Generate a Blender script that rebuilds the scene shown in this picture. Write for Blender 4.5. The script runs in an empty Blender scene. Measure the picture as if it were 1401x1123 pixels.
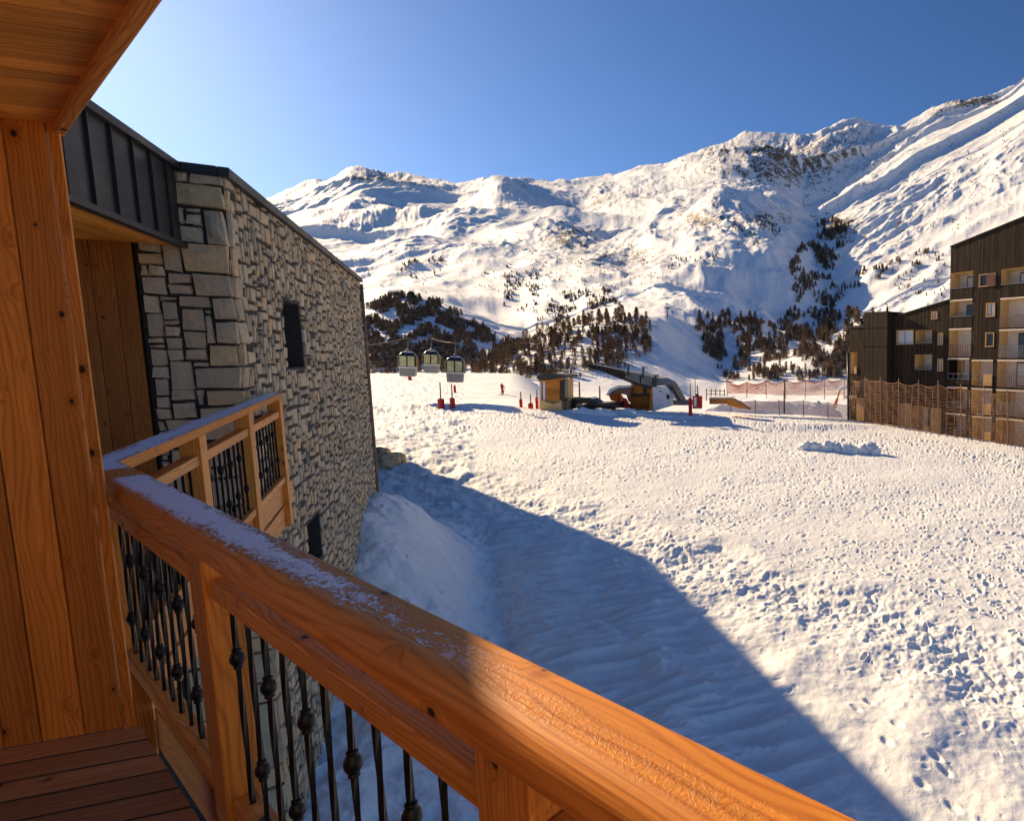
import bpy, bmesh, math, random
import numpy as np
from mathutils import Vector, Matrix, Euler
random.seed(7); RNG = np.random.default_rng(11)
S = bpy.context.scene
COL = S.collection
R = math.radians
# ---------------------------------------------------------------- camera model (photo pixels, 1401 x 1123); eye at the origin
IW, IH, F = 1401.0, 1123.0, 800.0
CX, CY = 1145.0, 569.0
TP = 0.10125
PIT = math.atan(TP); CP, SP = math.cos(PIT), math.sin(PIT)
def ray(u, v):
    xr = (u-CX)/F; yr = (CY-v)/F
    return np.array([xr, CP+yr*SP, -SP+yr*CP])
def at(u, v, Y):
    d = ray(u, v); return d*(Y/d[1])
def ae(u, v):
    d = ray(u, v); return d[0]/d[1], d[2]/d[1]
def on_z(u, v, z):
    d = ray(u, v); return d*(z/d[2])
def on_plane(u, v, p, n):
    d = ray(u, v); p = np.array(p, float); n = np.array(n, float)
    return d*(p.dot(n)/d.dot(n))
# ---------------------------------------------------------------- object helpers
def tag(o, label=None, cat=None, group=None, kind=None):
    if label: o['label'] = label
    if cat: o['category'] = cat
    if group: o['group'] = group
    if kind: o['kind'] = kind
    return o
def empty(name, loc=(0, 0, 0), label=None, cat=None, group=None, kind=None):
    o = bpy.data.objects.new(name, None); COL.objects.link(o); o.location = Vector(loc)
    o.empty_display_size = .2
    return tag(o, label, cat, group, kind)
def link(name, me, mats, parent=None):
    o = bpy.data.objects.new(name, me); COL.objects.link(o)
    for m in (mats if isinstance(mats, (list, tuple)) else [mats]): me.materials.append(m)
    if parent is not None:
        o.parent = parent
        if parent.parent is None: o.matrix_parent_inverse = Matrix.Translation(-parent.location)
    return o
def copy_tree(o, parent=None):
    c = o.copy(); COL.objects.link(c)
    if parent is not None: c.parent = parent
    for ch in list(o.children): copy_tree(ch, c)
    return c
class MB:
    """mesh builder: polygons with uv (metres), a per-piece random value and a material slot"""
    def __init__(s): s.v = []; s.f = []; s.uv = []; s.r = []; s.m = []; s.sm = []
    def poly(s, pts, uv=None, r=0., m=0, smooth=False):
        b = len(s.v); s.v += [tuple(float(c) for c in p) for p in pts]
        s.f.append(tuple(range(b, b+len(pts))))
        s.uv.append(uv if uv else [(0., 0.)]*len(pts)); s.r.append(r); s.m.append(m); s.sm.append(smooth)
    def faces(s, verts, faces, uvs=None, r=0., m=0, smooth=True):
        b = len(s.v); s.v += [tuple(float(c) for c in p) for p in verts]
        for i, f in enumerate(faces):
            s.f.append(tuple(b+k for k in f))
            s.uv.append(uvs[i] if uvs else [(0., 0.)]*len(f)); s.r.append(r); s.m.append(m); s.sm.append(smooth)
    def box(s, o, a, b, c, r=None, m=0, flip=False):
        """box at corner o with edge vectors a (grain), b, c"""
        o, a, b, c = (np.array(q, float) for q in (o, a, b, c))
        if np.dot(np.cross(a, b), c) < 0: o = o+c; c = -c
        if r is None: r = random.random()
        L, Wd, H = (np.linalg.norm(q) for q in (a, b, c))
        P = [o, o+a, o+a+b, o+b, o+c, o+a+c, o+a+b+c, o+b+c]
        fs = [(0, 3, 2, 1), (4, 5, 6, 7), (0, 1, 5, 4), (2, 3, 7, 6), (1, 2, 6, 5), (3, 0, 4, 7)]
        co = [(0, 0, 0), (L, 0, 0), (L, Wd, 0), (0, Wd, 0), (0, 0, H), (L, 0, H), (L, Wd, H), (0, Wd, H)]
        uvs = []
        for k, f in enumerate(fs):
            if k < 2: uvs.append([(co[i][0], co[i][1]) for i in f])
            elif k < 4: uvs.append([(co[i][0], co[i][2]+.31) for i in f])
            else: uvs.append([(co[i][2]*.25, co[i][1]) for i in f])
        s.faces(P, fs, uvs, r, m, smooth=False)
    def bar(s, p, q, w, h, up=(0, 0, 1), r=None, m=0):
        """rectangular bar whose axis runs p->q; w sideways, h along up"""
        p = np.array(p, float); q = np.array(q, float); d = q-p; L = np.linalg.norm(d); d = d/L
        up = np.array(up, float); up = up-d*np.dot(up, d); up /= np.linalg.norm(up)
        sd = np.cross(up, d)
        s.box(p-sd*w/2-up*h/2, d*L, sd*w, up*h, r, m)
    def tube(s, pts, rad, n=6, r=None, m=0, caps=True, smooth=True):
        if r is None: r = random.random()
        pts = [np.array(p, float) for p in pts]; k = len(pts)
        rr = rad if isinstance(rad, (list, tuple, np.ndarray)) else [rad]*k
        V = []
        for i, p in enumerate(pts):
            d = pts[min(i+1, k-1)]-pts[max(i-1, 0)]; d = d/(np.linalg.norm(d)+1e-9)
            ref = np.array([0, 0, 1.]) if abs(d[2]) < .9 else np.array([1., 0, 0])
            a = np.cross(ref, d); a /= np.linalg.norm(a); b = np.cross(d, a)
            for j in range(n):
                t = 2*math.pi*j/n; V.append(p+rr[i]*(math.cos(t)*a+math.sin(t)*b))
        fs = []; 
        for i in range(k-1):
            for j in range(n):
                j2 = (j+1) % n; fs.append((i*n+j, i*n+j2, (i+1)*n+j2, (i+1)*n+j))
        if caps: fs.append(tuple(range(n-1, -1, -1))); fs.append(tuple((k-1)*n+j for j in range(n)))
        s.faces(V, fs, None, r, m, smooth)
    def prism(s, prof, o, ex, ey, ez, depth, r=None, m=0, m_side=None):
        """2-D outline prof (counter-clockwise in ex,ey) swept by depth along ez"""
        if r is None: r = random.random()
        o, ex, ey, ez = (np.array(q, float) for q in (o, ex, ey, ez))
        A = [o+ex*x+ey*y for x, y in prof]; B = [p+ez*depth for p in A]; n = len(A)
        s.poly(B, [(x, y) for x, y in prof], r, m); s.poly(A[::-1], [(x, y) for x, y in prof][::-1], r, m)
        per = 0.
        for i in range(n):
            j = (i+1) % n; l = math.hypot(prof[j][0]-prof[i][0], prof[j][1]-prof[i][1])
            s.poly([A[i], A[j], B[j], B[i]], [(0, per), (0, per+l), (depth, per+l), (depth, per)], r, m if m_side is None else m_side); per += l
    def lathe(s, o, prof, n=8, m=0, r=.5):
        """prof: list of (z, radius) about a vertical axis at o"""
        o = np.array(o, float); V = []; fs = []
        for z, q in prof:
            for j in range(n):
                t = 2*math.pi*j/n; V.append(o+np.array([q*math.cos(t), q*math.sin(t), z]))
        for i in range(len(prof)-1):
            for j in range(n):
                j2 = (j+1) % n; fs.append((i*n+j, i*n+j2, (i+1)*n+j2, (i+1)*n+j))
        fs.append(tuple(range(n-1, -1, -1))); fs.append(tuple((len(prof)-1)*n+j for j in range(n)))
        s.faces(V, fs, None, r, m, True)
    def mesh(s, name):
        me = bpy.data.meshes.new(name)
        me.from_pydata(s.v, [], s.f)
        uvl = me.uv_layers.new(name='UVMap')
        flat = np.array([c for face in s.uv for p in face for c in p], dtype=np.float32)
        uvl.data.foreach_set('uv', flat)
        at_ = me.attributes.new('rnd', 'FLOAT', 'FACE'); at_.data.foreach_set('value', np.array(s.r, dtype=np.float32))
        me.polygons.foreach_set('material_index', np.array(s.m, dtype=np.int32))
        me.polygons.foreach_set('use_smooth', np.array(s.sm, dtype=bool))
        me.update(); return me
    def build(s, name, mats, parent=None, bevel=0., seg=2):
        o = link(name, s.mesh(name), mats, parent)
        if bevel:
            b = o.modifiers.new('Bevel', 'BEVEL'); b.width = bevel; b.segments = seg; b.limit_method = 'ANGLE'; b.angle_limit = R(40)
            b.harden_normals = False
        return o
# ---------------------------------------------------------------- numpy noise
def _hash(ix, iy, seed):
    h = (ix.astype(np.int64)*374761393 + iy.astype(np.int64)*668265263 + seed*974634777) & 0xFFFFFFFF
    h = ((h ^ (h >> 13))*1274126177) & 0xFFFFFFFF
    h = (h ^ (h >> 16)) & 0xFFFFFFFF
    return h
def rnd2(ix, iy, seed): return _hash(ix, iy, seed).astype(np.float64)/4294967296.0
def gnoise(x, y, seed=0):
    ix = np.floor(x); iy = np.floor(y); fx = x-ix; fy = y-iy
    ux = fx*fx*fx*(fx*(fx*6-15)+10); uy = fy*fy*fy*(fy*(fy*6-15)+10)
    def g(dx, dy):
        t = rnd2(ix+dx, iy+dy, seed)*2*np.pi
        return np.cos(t)*(fx-dx)+np.sin(t)*(fy-dy)
    return 1.5*((g(0, 0)*(1-ux)+g(1, 0)*ux)*(1-uy)+(g(0, 1)*(1-ux)+g(1, 1)*ux)*uy)
def fbm(x, y, o=4, seed=0, gain=.5):
    s = 0; a = 1.
    for i in range(o):
        s = s+a*gnoise(x, y, seed+i*17); x = x*2.03+5.1; y = y*2.03-3.7; a *= gain
    return s
def ridged(x, y, o=4, seed=0, gain=.5):
    s = 0; a = 1.; w = 1.
    for i in range(o):
        n = 1-np.abs(gnoise(x, y, seed+i*31)); n = n*n*w; s = s+a*n; w = np.clip(n*1.6, 0, 1); x = x*2.1+9.2; y = y*2.1+1.3; a *= gain
    return s
def dents(x, y, cell, seed, prob=.8, rmin=.25, rmax=.5, rim=.35, stretch=.6):
    """footprint-like pits on a jittered grid (depth 1)"""
    x = x+.10*cell*gnoise(x/cell*2.1, y/cell*2.1, seed+8)+.05*cell*gnoise(x/cell*5., y/cell*5., seed+6); y = y+.10*cell*gnoise(x/cell*2.3+9, y/cell*2.3, seed+9)
    gx = np.floor(x/cell); gy = np.floor(y/cell); out = np.zeros_like(x)
    for dx in (-1, 0, 1):
        for dy in (-1, 0, 1):
            cx = gx+dx; cy = gy+dy
            px = (cx+rnd2(cx, cy, seed))*cell; py = (cy+rnd2(cx, cy, seed+1))*cell
            th = rnd2(cx, cy, seed+2)*np.pi; rr = (rmin+(rmax-rmin)*rnd2(cx, cy, seed+3))*cell
            ok = rnd2(cx, cy, seed+4) < prob; dp = .4+.6*rnd2(cx, cy, seed+5)
            ex = (x-px)*np.cos(th)+(y-py)*np.sin(th); ey = -(x-px)*np.sin(th)+(y-py)*np.cos(th)
            d = np.sqrt(ex*ex+(ey/stretch)**2)/rr
            pit = -np.clip(1-d*d, 0, 1)**1.2+rim*np.exp(-((d-1.25)/.3)**2)
            out += np.where(ok, pit*dp, 0)
    return out
def sst(a, b, x):
    t = np.clip((x-a)/(b-a), 0, 1); return t*t*(3-2*t)
def grid_mesh(name, X, Y, Z, attrs=None):
    n, m = X.shape
    co = np.stack([X, Y, Z], -1).reshape(-1, 3).astype(np.float32)
    idx = np.arange(n*m).reshape(n, m)
    q = np.stack([idx[:-1, :-1], idx[:-1, 1:], idx[1:, 1:], idx[1:, :-1]], -1).reshape(-1, 4).astype(np.int32)
    a = co[q[len(q)//2]]
    if np.cross(a[1]-a[0], a[2]-a[0])[2] < 0: q = q[:, ::-1].copy()
    me = bpy.data.meshes.new(name)
    me.vertices.add(n*m); me.vertices.foreach_set('co', co.ravel())
    me.loops.add(q.size); me.loops.foreach_set('vertex_index', q.ravel())
    me.polygons.add(len(q)); me.polygons.foreach_set('loop_start', np.arange(0, q.size, 4, dtype=np.int32))
    me.polygons.foreach_set('use_smooth', np.ones(len(q), dtype=bool))
    for k, v in (attrs or {}).items():
        t = me.attributes.new(k, 'FLOAT', 'POINT'); t.data.foreach_set('value', v.ravel().astype(np.float32))
    me.update(calc_edges=True); return me
# ---------------------------------------------------------------- materials
class NT:
    def __init__(s, name):
        s.mat = bpy.data.materials.new(name); s.mat.use_nodes = True; s.t = s.mat.node_tree
        s.t.nodes.clear(); s.out = s.n('ShaderNodeOutputMaterial'); s.b = s.n('ShaderNodeBsdfPrincipled')
        s.t.links.new(s.b.outputs[0], s.out.inputs[0])
    def n(s, typ, **kw):
        nd = s.t.nodes.new(typ)
        for k, v in kw.items(): setattr(nd, k, v)
        return nd
    def l(s, a, b): s.t.links.new(a, b)
    def set(s, sock, v):
        if isinstance(v, bpy.types.NodeSocket): s.l(v, sock)
        else: sock.default_value = v
    def math(s, op, a, b=None, c=None, clamp=False):
        nd = s.n('ShaderNodeMath', operation=op, use_clamp=clamp)
        s.set(nd.inputs[0], a)
        if b is not None: s.set(nd.inputs[1], b)
        if c is not None: s.set(nd.inputs[2], c)
        return nd.outputs[0]
    def vmath(s, op, a, b=None):
        nd = s.n('ShaderNodeVectorMath', operation=op); s.set(nd.inputs[0], a)
        if b is not None: s.set(nd.inputs[1], b)
        return nd.outputs[0]
    def mapr(s, v, a, b, c, d, clamp=True, smooth=False):
        nd = s.n('ShaderNodeMapRange', clamp=clamp)
        if smooth: nd.interpolation_type = 'SMOOTHSTEP'
        for i, q in enumerate((v, a, b, c, d)): s.set(nd.inputs[i], q)
        return nd.outputs[0]
    def mix(s, f, a, b, mode='MIX'):
        nd = s.n('ShaderNodeMix', data_type='RGBA', blend_type=mode); s.set(nd.inputs[0], f)
        s.set(nd.inputs[6], a if isinstance(a, bpy.types.NodeSocket) else (*a, 1) if len(a) == 3 else a)
        s.set(nd.inputs[7], b if isinstance(b, bpy.types.NodeSocket) else (*b, 1) if len(b) == 3 else b)
        return nd.outputs[2]
    def noise(s, vec, scale, detail=3, rough=.55, dist=0., out=0):
        nd = s.n('ShaderNodeTexNoise'); s.set(nd.inputs['Vector'], vec); s.set(nd.inputs['Scale'], scale)
        nd.inputs['Detail'].default_value = detail; nd.inputs['Roughness'].default_value = rough; nd.inputs['Distortion'].default_value = dist
        return nd.outputs[out]
    def vor(s, vec, scale, feature='F1', out='Distance', rand=1.):
        nd = s.n('ShaderNodeTexVoronoi', feature=feature); s.set(nd.inputs['Vector'], vec); s.set(nd.inputs['Scale'], scale)
        nd.inputs['Randomness'].default_value = rand
        return nd.outputs[out]
    def attr(s, name, out=2): return s.n('ShaderNodeAttribute', attribute_name=name).outputs[out]
    def obj(s): return s.n('ShaderNodeTexCoord').outputs['Object']
    def pos(s): return s.n('ShaderNodeNewGeometry').outputs['Position']
    def uv(s): return s.n('ShaderNodeUVMap', uv_map='UVMap').outputs[0]
    def sep(s, v):
        nd = s.n('ShaderNodeSeparateXYZ'); s.set(nd.inputs[0], v); return nd.outputs
    def comb(s, x, y, z=0.):
        nd = s.n('ShaderNodeCombineXYZ'); s.set(nd.inputs[0], x); s.set(nd.inputs[1], y); s.set(nd.inputs[2], z); return nd.outputs[0]
    def bump(s, h, dist=.01, st=1., normal=None):
        nd = s.n('ShaderNodeBump'); s.set(nd.inputs['Height'], h); nd.inputs['Distance'].default_value = dist; nd.inputs['Strength'].default_value = st
        if normal is not None: s.l(normal, nd.inputs['Normal'])
        s.l(nd.outputs[0], s.b.inputs['Normal']); return nd.outputs[0]
    def color(s, c): s.set(s.b.inputs['Base Color'], c if isinstance(c, bpy.types.NodeSocket) else (*c, 1))
    def rough(s, r): s.set(s.b.inputs['Roughness'], r)
    def spec(s, r): s.b.inputs['Specular IOR Level'].default_value = r
def plain(name, c, rough=.6, metal=0., var=.15, scale=3.):
    t = NT(name); nz = t.noise(t.pos(), scale, 4)
    f = t.mapr(nz, .3, .7, 1-var, 1+var)
    t.color(t.mix(1., (*c, 1), t.comb(f, f, f), 'MULTIPLY')); t.rough(t.mapr(nz, .3, .7, rough-.08, min(1, rough+.08))); t.b.inputs['Metallic'].default_value = metal
    return t.mat
def wood(name, c1, c2, knot=.35, boards=.35, rough=.5, grain=1., frost=False, knotcol=(.035, .014, .006)):
    t = NT(name); x, y, _ = t.sep(t.uv()); r = t.attr('rnd')
    xs = t.math('ADD', x, t.math('MULTIPLY', r, 37.3)); ys = t.math('ADD', y, t.math('MULTIPLY', r, 11.7))
    wv = t.noise(t.comb(t.math('MULTIPLY', xs, .9), t.math('MULTIPLY', ys, 5.)), 1., 2)
    # knots first: they bend the grain
    kv = t.comb(t.math('MULTIPLY', xs, 6.5), t.math('MULTIPLY', ys, 11.))
    kn = t.n('ShaderNodeTexVoronoi'); t.l(kv, kn.inputs['Vector']); kn.inputs['Scale'].default_value = 1.
    kd = kn.outputs['Distance']; kr = t.sep(kn.outputs['Color'])[0]
    keep = t.math('LESS_THAN', kr, knot)
    size = t.math('MULTIPLY_ADD', t.sep(kn.outputs['Color'])[1], .10, .055)
    km = t.math('MULTIPLY', t.mapr(kd, t.math('MULTIPLY', size, .7), size, 1., 0., smooth=True), keep)
    halo = t.math('MULTIPLY', t.mapr(kd, size, t.math('MULTIPLY', size, 3.2), 1., 0., smooth=True), keep)
    band = t.math('ADD', t.math('MULTIPLY_ADD', wv, .22, ys), t.math('MULTIPLY', halo, .03))
    bw = t.math('ADD', t.math('MULTIPLY', band, 330.), t.math('MULTIPLY', t.noise(t.comb(t.math('MULTIPLY', xs, .55), t.math('MULTIPLY', ys, 4.)), 1., 2, .5), 24.))
    sn = t.math('MULTIPLY_ADD', t.math('SINE', bw), .5, .5)
    rings = t.math('POWER', sn, t.mapr(t.noise(t.comb(xs, t.math('MULTIPLY', ys, 12.)), 1.3, 2), .3, .7, 1.2, 5.))
    stripe = t.noise(t.comb(t.math('MULTIPLY', xs, .5), t.math('MULTIPLY', ys, 48.)), 1., 2, .6)
    streak = t.noise(t.comb(t.math('MULTIPLY', xs, 5.), t.math('MULTIPLY', ys, 190.)), 1., 2, .6)
    g = t.math('ADD', t.math('MULTIPLY', rings, .20), t.math('ADD', t.math('MULTIPLY', streak, .36), t.math('MULTIPLY', stripe, .40)))
    gm = t.mapr(g, .28, .68, 0., 1.)
    c = t.mix(gm, c1, c2)
    tone = t.mapr(r, 0, 1, 1-boards, 1+boards*.5)
    big = t.mapr(t.noise(t.comb(t.math('MULTIPLY', xs, .8), t.math('MULTIPLY', ys, 2.5)), 1., 3), .3, .7, .8, 1.15)
    tt = t.math('MULTIPLY', tone, big)
    c = t.mix(1., c, t.comb(tt, tt, tt), 'MULTIPLY')
    c = t.mix(t.math('MULTIPLY', halo, .35), c, tuple(q*.5 for q in c2))
    c = t.mix(km, c, knotcol)
    h = t.math('SUBTRACT', t.math('MULTIPLY', g, grain), t.math('MULTIPLY', km, .5))
    t.rough(t.mapr(g, .3, .7, rough-.08, rough+.15)); t.spec(.25)
    return t, c, h, (x, y, r)
def wood_mat(*a, **k):
    t, c, h, _ = wood(*a, **k); t.color(c); t.bump(h, .0016, .8); return t.mat
SHADOW_PX = (888, 763)
SUN_PX = (-90, -146); SUN_STR = 2.95; SUN_COL = (1., .76, .46); SKY_STR = .039; SKY_DUST = 1.9; EXPOSURE = 1.58
M = {}
M['wood'] = wood_mat('larch_boards', (.84, .31, .048), (.48, .145, .016), .85)
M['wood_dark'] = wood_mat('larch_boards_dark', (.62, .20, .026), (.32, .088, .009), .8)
M['wood_post'] = wood_mat('larch_beams', (.84, .32, .052), (.48, .15, .018), .5, boards=.2)
M['wood_deck'] = wood_mat('deck_boards', (.68, .32, .115), (.36, .15, .045), .5, boards=.5, rough=.6, grain=1.6)
M['wood_soffit'] = wood_mat('soffit_boards', (.92, .39, .065), (.58, .19, .022), .35, boards=.3)
M['wood_pale'] = wood_mat('pale_new_boards', (.74, .45, .19), (.60, .33, .12), .12, boards=.2)
# frosted handrail: frost crystals lie on the top where they have not thawed
def rail_mat(name, fr0, fr1):
    t, c, h, (x, y, r) = wood(name, (.80, .29, .044), (.46, .135, .016), .45, boards=.12, rough=.42, grain=1.1)
    nrm = t.sep(t.n('ShaderNodeNewGeometry').outputs['Normal'])[2]
    uvv = t.comb(x, y)
    big = t.noise(t.comb(t.math('MULTIPLY', x, 2.2), t.math('MULTIPLY', y, 14.)), 1., 4, .6)
    fine = t.noise(t.comb(t.math('MULTIPLY', x, 90.), t.math('MULTIPLY', y, 120.)), 1., 3, .6, 1.2)
    fine2 = t.noise(t.comb(t.math('MULTIPLY', x, 24.), t.math('MULTIPLY', y, 60.)), 1., 3, .6, 1.)
    along = t.mapr(x, fr0, fr1, .85, -.12)
    mid = t.mapr(t.math('ABSOLUTE', t.math('SUBTRACT', y, .070)), .016, .046, 0., .55)
    f = t.math('SUBTRACT', t.math('ADD', t.math('ADD', along, t.mapr(big, .3, .7, -.28, .28)), t.mapr(fine2, .3, .7, -.42, .42)), mid)
    f = t.math('ADD', f, t.mapr(fine, .3, .7, -.35, .35))
    fm = t.math('MULTIPLY', t.math('MULTIPLY', t.mapr(f, .0, .25, 0., 1.), t.mapr(x, fr1-.35, fr1-.1, 1., 0.)), t.mapr(nrm, .80, .93, 0., 1.))
    # a bare strip where somebody wiped the rail
    bare = t.math('MULTIPLY', t.mapr(x, .30, .36, 0., 1.), t.mapr(x, .70, .64, 0., 1.))
    fm = t.math('MULTIPLY', fm, t.math('SUBTRACT', 1., bare)) if name == 'handrail_larch' else fm
    t.color(t.mix(t.math('MULTIPLY', fm, .93), c, (.86, .88, .93)))
    # thawed ice crusts further along catch the sun as relief only
    zone = t.math('MULTIPLY', t.math('MULTIPLY', t.mapr(x, 2.2, 3., 0., 1.), t.mapr(x, 4.9, 4.55, 0., 1.)), t.mapr(t.math('ABSOLUTE', t.math('SUBTRACT', y, .075)), .022, .042, 1., 0.))
    crust = t.math('MULTIPLY', t.mapr(t.noise(t.comb(t.math('MULTIPLY', x, 55.), t.math('MULTIPLY', y, 95.)), 1., 3, .6, 2.), .42, .6, 0., 1.), t.math('MULTIPLY', zone, t.mapr(big, .35, .55, 0., 1.)))
    hh = t.math('ADD', t.math('MULTIPLY', h, .45), t.math('ADD', t.math('MULTIPLY', fm, t.math('ADD', 1.2, fine)), t.math('MULTIPLY', crust, .25)))
    t.bump(hh, .0022, 1.); t.rough(t.math('SUBTRACT', .62, t.math('MULTIPLY', crust, .2))); t.spec(.2)
    return t.mat
M['rail'] = rail_mat('handrail_larch', 1.6, 3.9)
M['rail2'] = rail_mat('second_handrail_larch', 30., 60.)
M['iron'] = plain('wrought_iron', (.012, .011, .011), .45, .6, .2, 40.)
t = NT('dark_zinc'); nz = t.noise(t.pos(), 2.2, 4); r = t.attr('rnd')
f = t.math('MULTIPLY', t.mapr(nz, .3, .7, .8, 1.2), t.mapr(r, 0, 1, .85, 1.15))
t.color(t.mix(1., (.030, .027, .025, 1), t.comb(f, f, f), 'MULTIPLY')); t.rough(t.mapr(nz, .3, .7, .42, .6)); t.b.inputs['Metallic'].default_value = .35
t.bump(t.noise(t.pos(), 5., 3), .004, .5); M['zinc'] = t.mat
# stone: per-stone colour, rough split face
t = NT('split_stone'); p = t.pos(); r = t.attr('rnd'); r2 = t.math('FRACT', t.math('MULTIPLY', r, 7.31))
c = t.mix(t.mapr(r, 0, 1, 0, 1), (.56, .40, .235), (.78, .59, .36))
c = t.mix(t.math('MULTIPLY', t.math('GREATER_THAN', r2, .90), .8), c, (.78, .50, .22))
c = t.mix(t.math('MULTIPLY', t.math('LESS_THAN', r2, .12), .7), c, (.44, .35, .25))
n1 = t.noise(p, 9., 5, .65, .5); n2 = t.noise(p, 38., 4, .7); n3 = t.noise(p, 120., 2)
c = t.mix(t.mapr(n1, .45, .7, 0., .45), c, (.30, .25, .20))
c = t.mix(t.mapr(n2, .5, .72, 0., .5), c, (.52, .48, .42))
c = t.mix(t.mapr(n2, .42, .28, 0., .5), c, (.20, .175, .15))
t.color(c); t.rough(.9); t.spec(.2)
t.bump(t.math('ADD', t.math('MULTIPLY', n1, 1.), t.math('ADD', t.math('MULTIPLY', n2, .5), t.math('MULTIPLY', n3, .2))), .016, 1.); M['stone'] = t.mat
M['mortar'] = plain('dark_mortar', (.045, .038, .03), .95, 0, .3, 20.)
# snow
def snow_mat(name, scale, amt, rock=False, field=False):
    t = NT(name); p = t.pos()
    n1 = t.noise(p, scale, 5, .6); n2 = t.noise(p, scale*7, 3, .6)
    c = t.mix(t.mapr(n1, .3, .7, 0., 1.), (.86, .855, .85), (.92, .915, .90))
    h = t.math('ADD', n1, t.math('MULTIPLY', n2, .35))
    if field:
        d = t.attr('dirt'); n3 = t.noise(p, 11., 3, .6)
        c = t.mix(t.math('MULTIPLY', d, t.mapr(n3, .45, .7, 0., .5)), c, (.62, .58, .53))
    if rock:
        rk = t.attr('rock'); n3 = t.noise(p, .03, 5, .7); n4 = t.noise(p, .15, 3, .65)
        m = t.math('ADD', rk, t.math('ADD', t.mapr(n3, .3, .7, -.3, .3), t.mapr(n4, .3, .7, -.36, .36)))
        m = t.mapr(m, .43, .51, 0., 1.)
        rc = t.mix(t.mapr(n3, .35, .65, 0., 1.), (.30, .20, .12), (.15, .105, .075))
        c = t.mix(m, c, rc)
    t.color(c); t.rough(.75); t.spec(.25)
    t.bump(h, amt, 1.)
    return t.mat
M['snow'] = snow_mat('packed_snow', 5., .018, field=True)
M['snow_far'] = snow_mat('mountain_snow', .06, .7, rock=True)
M['snow_clean'] = snow_mat('clean_snow', 3., .03)
def bark(name, a, b):
    t = NT(name); p = t.obj(); r = t.attr('rnd'); oi = t.n('ShaderNodeObjectInfo').outputs['Random']
    q = t.math('FRACT', t.math('ADD', r, oi)); t.color(t.mix(q, a, b)); t.rough(.9); t.spec(.1); return t.mat
M['larch'] = bark('bare_larch', (.15, .092, .052), (.30, .19, .105))
M['conifer'] = bark('dark_conifer', (.15, .115, .085), (.34, .24, .155))
M['trunk'] = plain('tree_trunk', (.11, .075, .05), .9, 0, .3, 3.)
# dark larch cladding on the apartments
t = NT('weathered_cladding'); x, y, _ = t.sep(t.uv()); 
vb = t.math('FLOOR', t.math('MULTIPLY', x, 6.5)); wn = t.n('ShaderNodeTexWhiteNoise', noise_dimensions='1D'); t.l(vb, wn.inputs['W'])
st = t.noise(t.comb(t.math('MULTIPLY', x, 9.), t.math('MULTIPLY', y, .5)), 1., 4, .65)
q = t.math('ADD', t.math('MULTIPLY', wn.outputs[0], .5), t.mapr(st, .3, .7, 0., .6))
c = t.mix(q, (.010, .008, .006), (.078, .050, .030)); c = t.mix(t.mapr(st, .62, .75, 0., .6), c, (.20, .14, .09))
gp = t.math('LESS_THAN', t.math('FRACT', t.math('MULTIPLY', x, 6.5)), .09)
c = t.mix(t.math('MULTIPLY', gp, .7), c, (.01, .008, .006)); t.color(c); t.rough(.85); t.spec(.15); t.bump(t.math('SUBTRACT', st, gp), .02, .8); M['clad'] = t.mat
M['tan'] = plain('tan_lining', (.80, .52, .20), .7, 0, .12, 2.)
M['render'] = plain('pale_render', (.80, .77, .72), .8, 0, .1, 2.)
M['slab'] = plain('pale_slab_edge', (.82, .68, .48), .7, 0, .1, 2.)
M['bounce_pale'] = plain('bounce_wall_pale', (.86, .77, .62), .8, 0, .06, 2.)  # kept pale so the added end wall bounces more light
M['white'] = plain('white_paint', (.78, .77, .75), .55, 0, .08, 2.)
M['black'] = plain('black_plastic', (.013, .013, .014), .35, 0, .2, 4.)
M['darkgrey'] = plain('dark_grey_metal', (.045, .047, .048), .5, .3, .2, 2.)
M['grey'] = plain('grey_metal', (.20, .205, .21), .5, .3, .15, 2.)
M['cabin_grey'] = plain('cabin_grey', (.23, .23, .23), .45, 0, .15, 2.)
M['red'] = plain('red_padding', (.50, .022, .014), .65, 0, .2, 3.)
M['orange'] = plain('orange_padding', (.75, .13, .02), .65, 0, .15, 3.)
M['net'] = plain('orange_net', (.52, .13, .06), .7, 0, .2, 1.)
M['net_rust'] = plain('faded_net', (.40, .19, .085), .7, 0, .2, 1.)
M['net_pale'] = plain('pale_net', (.70, .60, .56), .7, 0, .1, 1.)
M['pole'] = plain('weathered_pole', (.22, .13, .08), .7, 0, .25, 4.)
M['cable'] = plain('steel_cable', (.05, .05, .05), .5, .5, .1, 1.)
M['rock'] = plain('ochre_rock', (.62, .44, .24), .9, 0, .4, 2.5)
M['skin'] = plain('skin', (.55, .33, .24), .6)
M['navy'] = plain('dark_trousers', (.02, .022, .035), .7)
t = NT('window_glass'); t.color((.05, .055, .06)); t.rough(.06); t.spec(.6); M['glass'] = t.mat
t = NT('tinted_cabin_window'); nz = t.noise(t.pos(), 2.5, 3); t.color(t.mix(t.mapr(nz, .35, .65, 0., 1.), (.42, .41, .20), (.62, .60, .33))); t.rough(.12); t.spec(.5); M['cabin_glass'] = t.mat
M['shutter'] = plain('red_shutter', (.16, .05, .025), .7, 0, .2, 3.)
M['blind'] = plain('white_blind', (.74, .74, .74), .6, 0, .05, 3.)
# ---------------------------------------------------------------- camera
cam = bpy.data.cameras.new('camera'); camo = bpy.data.objects.new('camera', cam); COL.objects.link(camo)
cam.sensor_fit = 'HORIZONTAL'; cam.sensor_width = 36.; cam.lens = F/IW*36.
cam.shift_x = (IW/2-CX)/IW; cam.shift_y = (CY-IH/2)/IW
camo.rotation_euler = (math.pi/2-PIT, 0, 0); cam.clip_start = .02; cam.clip_end = 30000.
S.camera = camo
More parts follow.
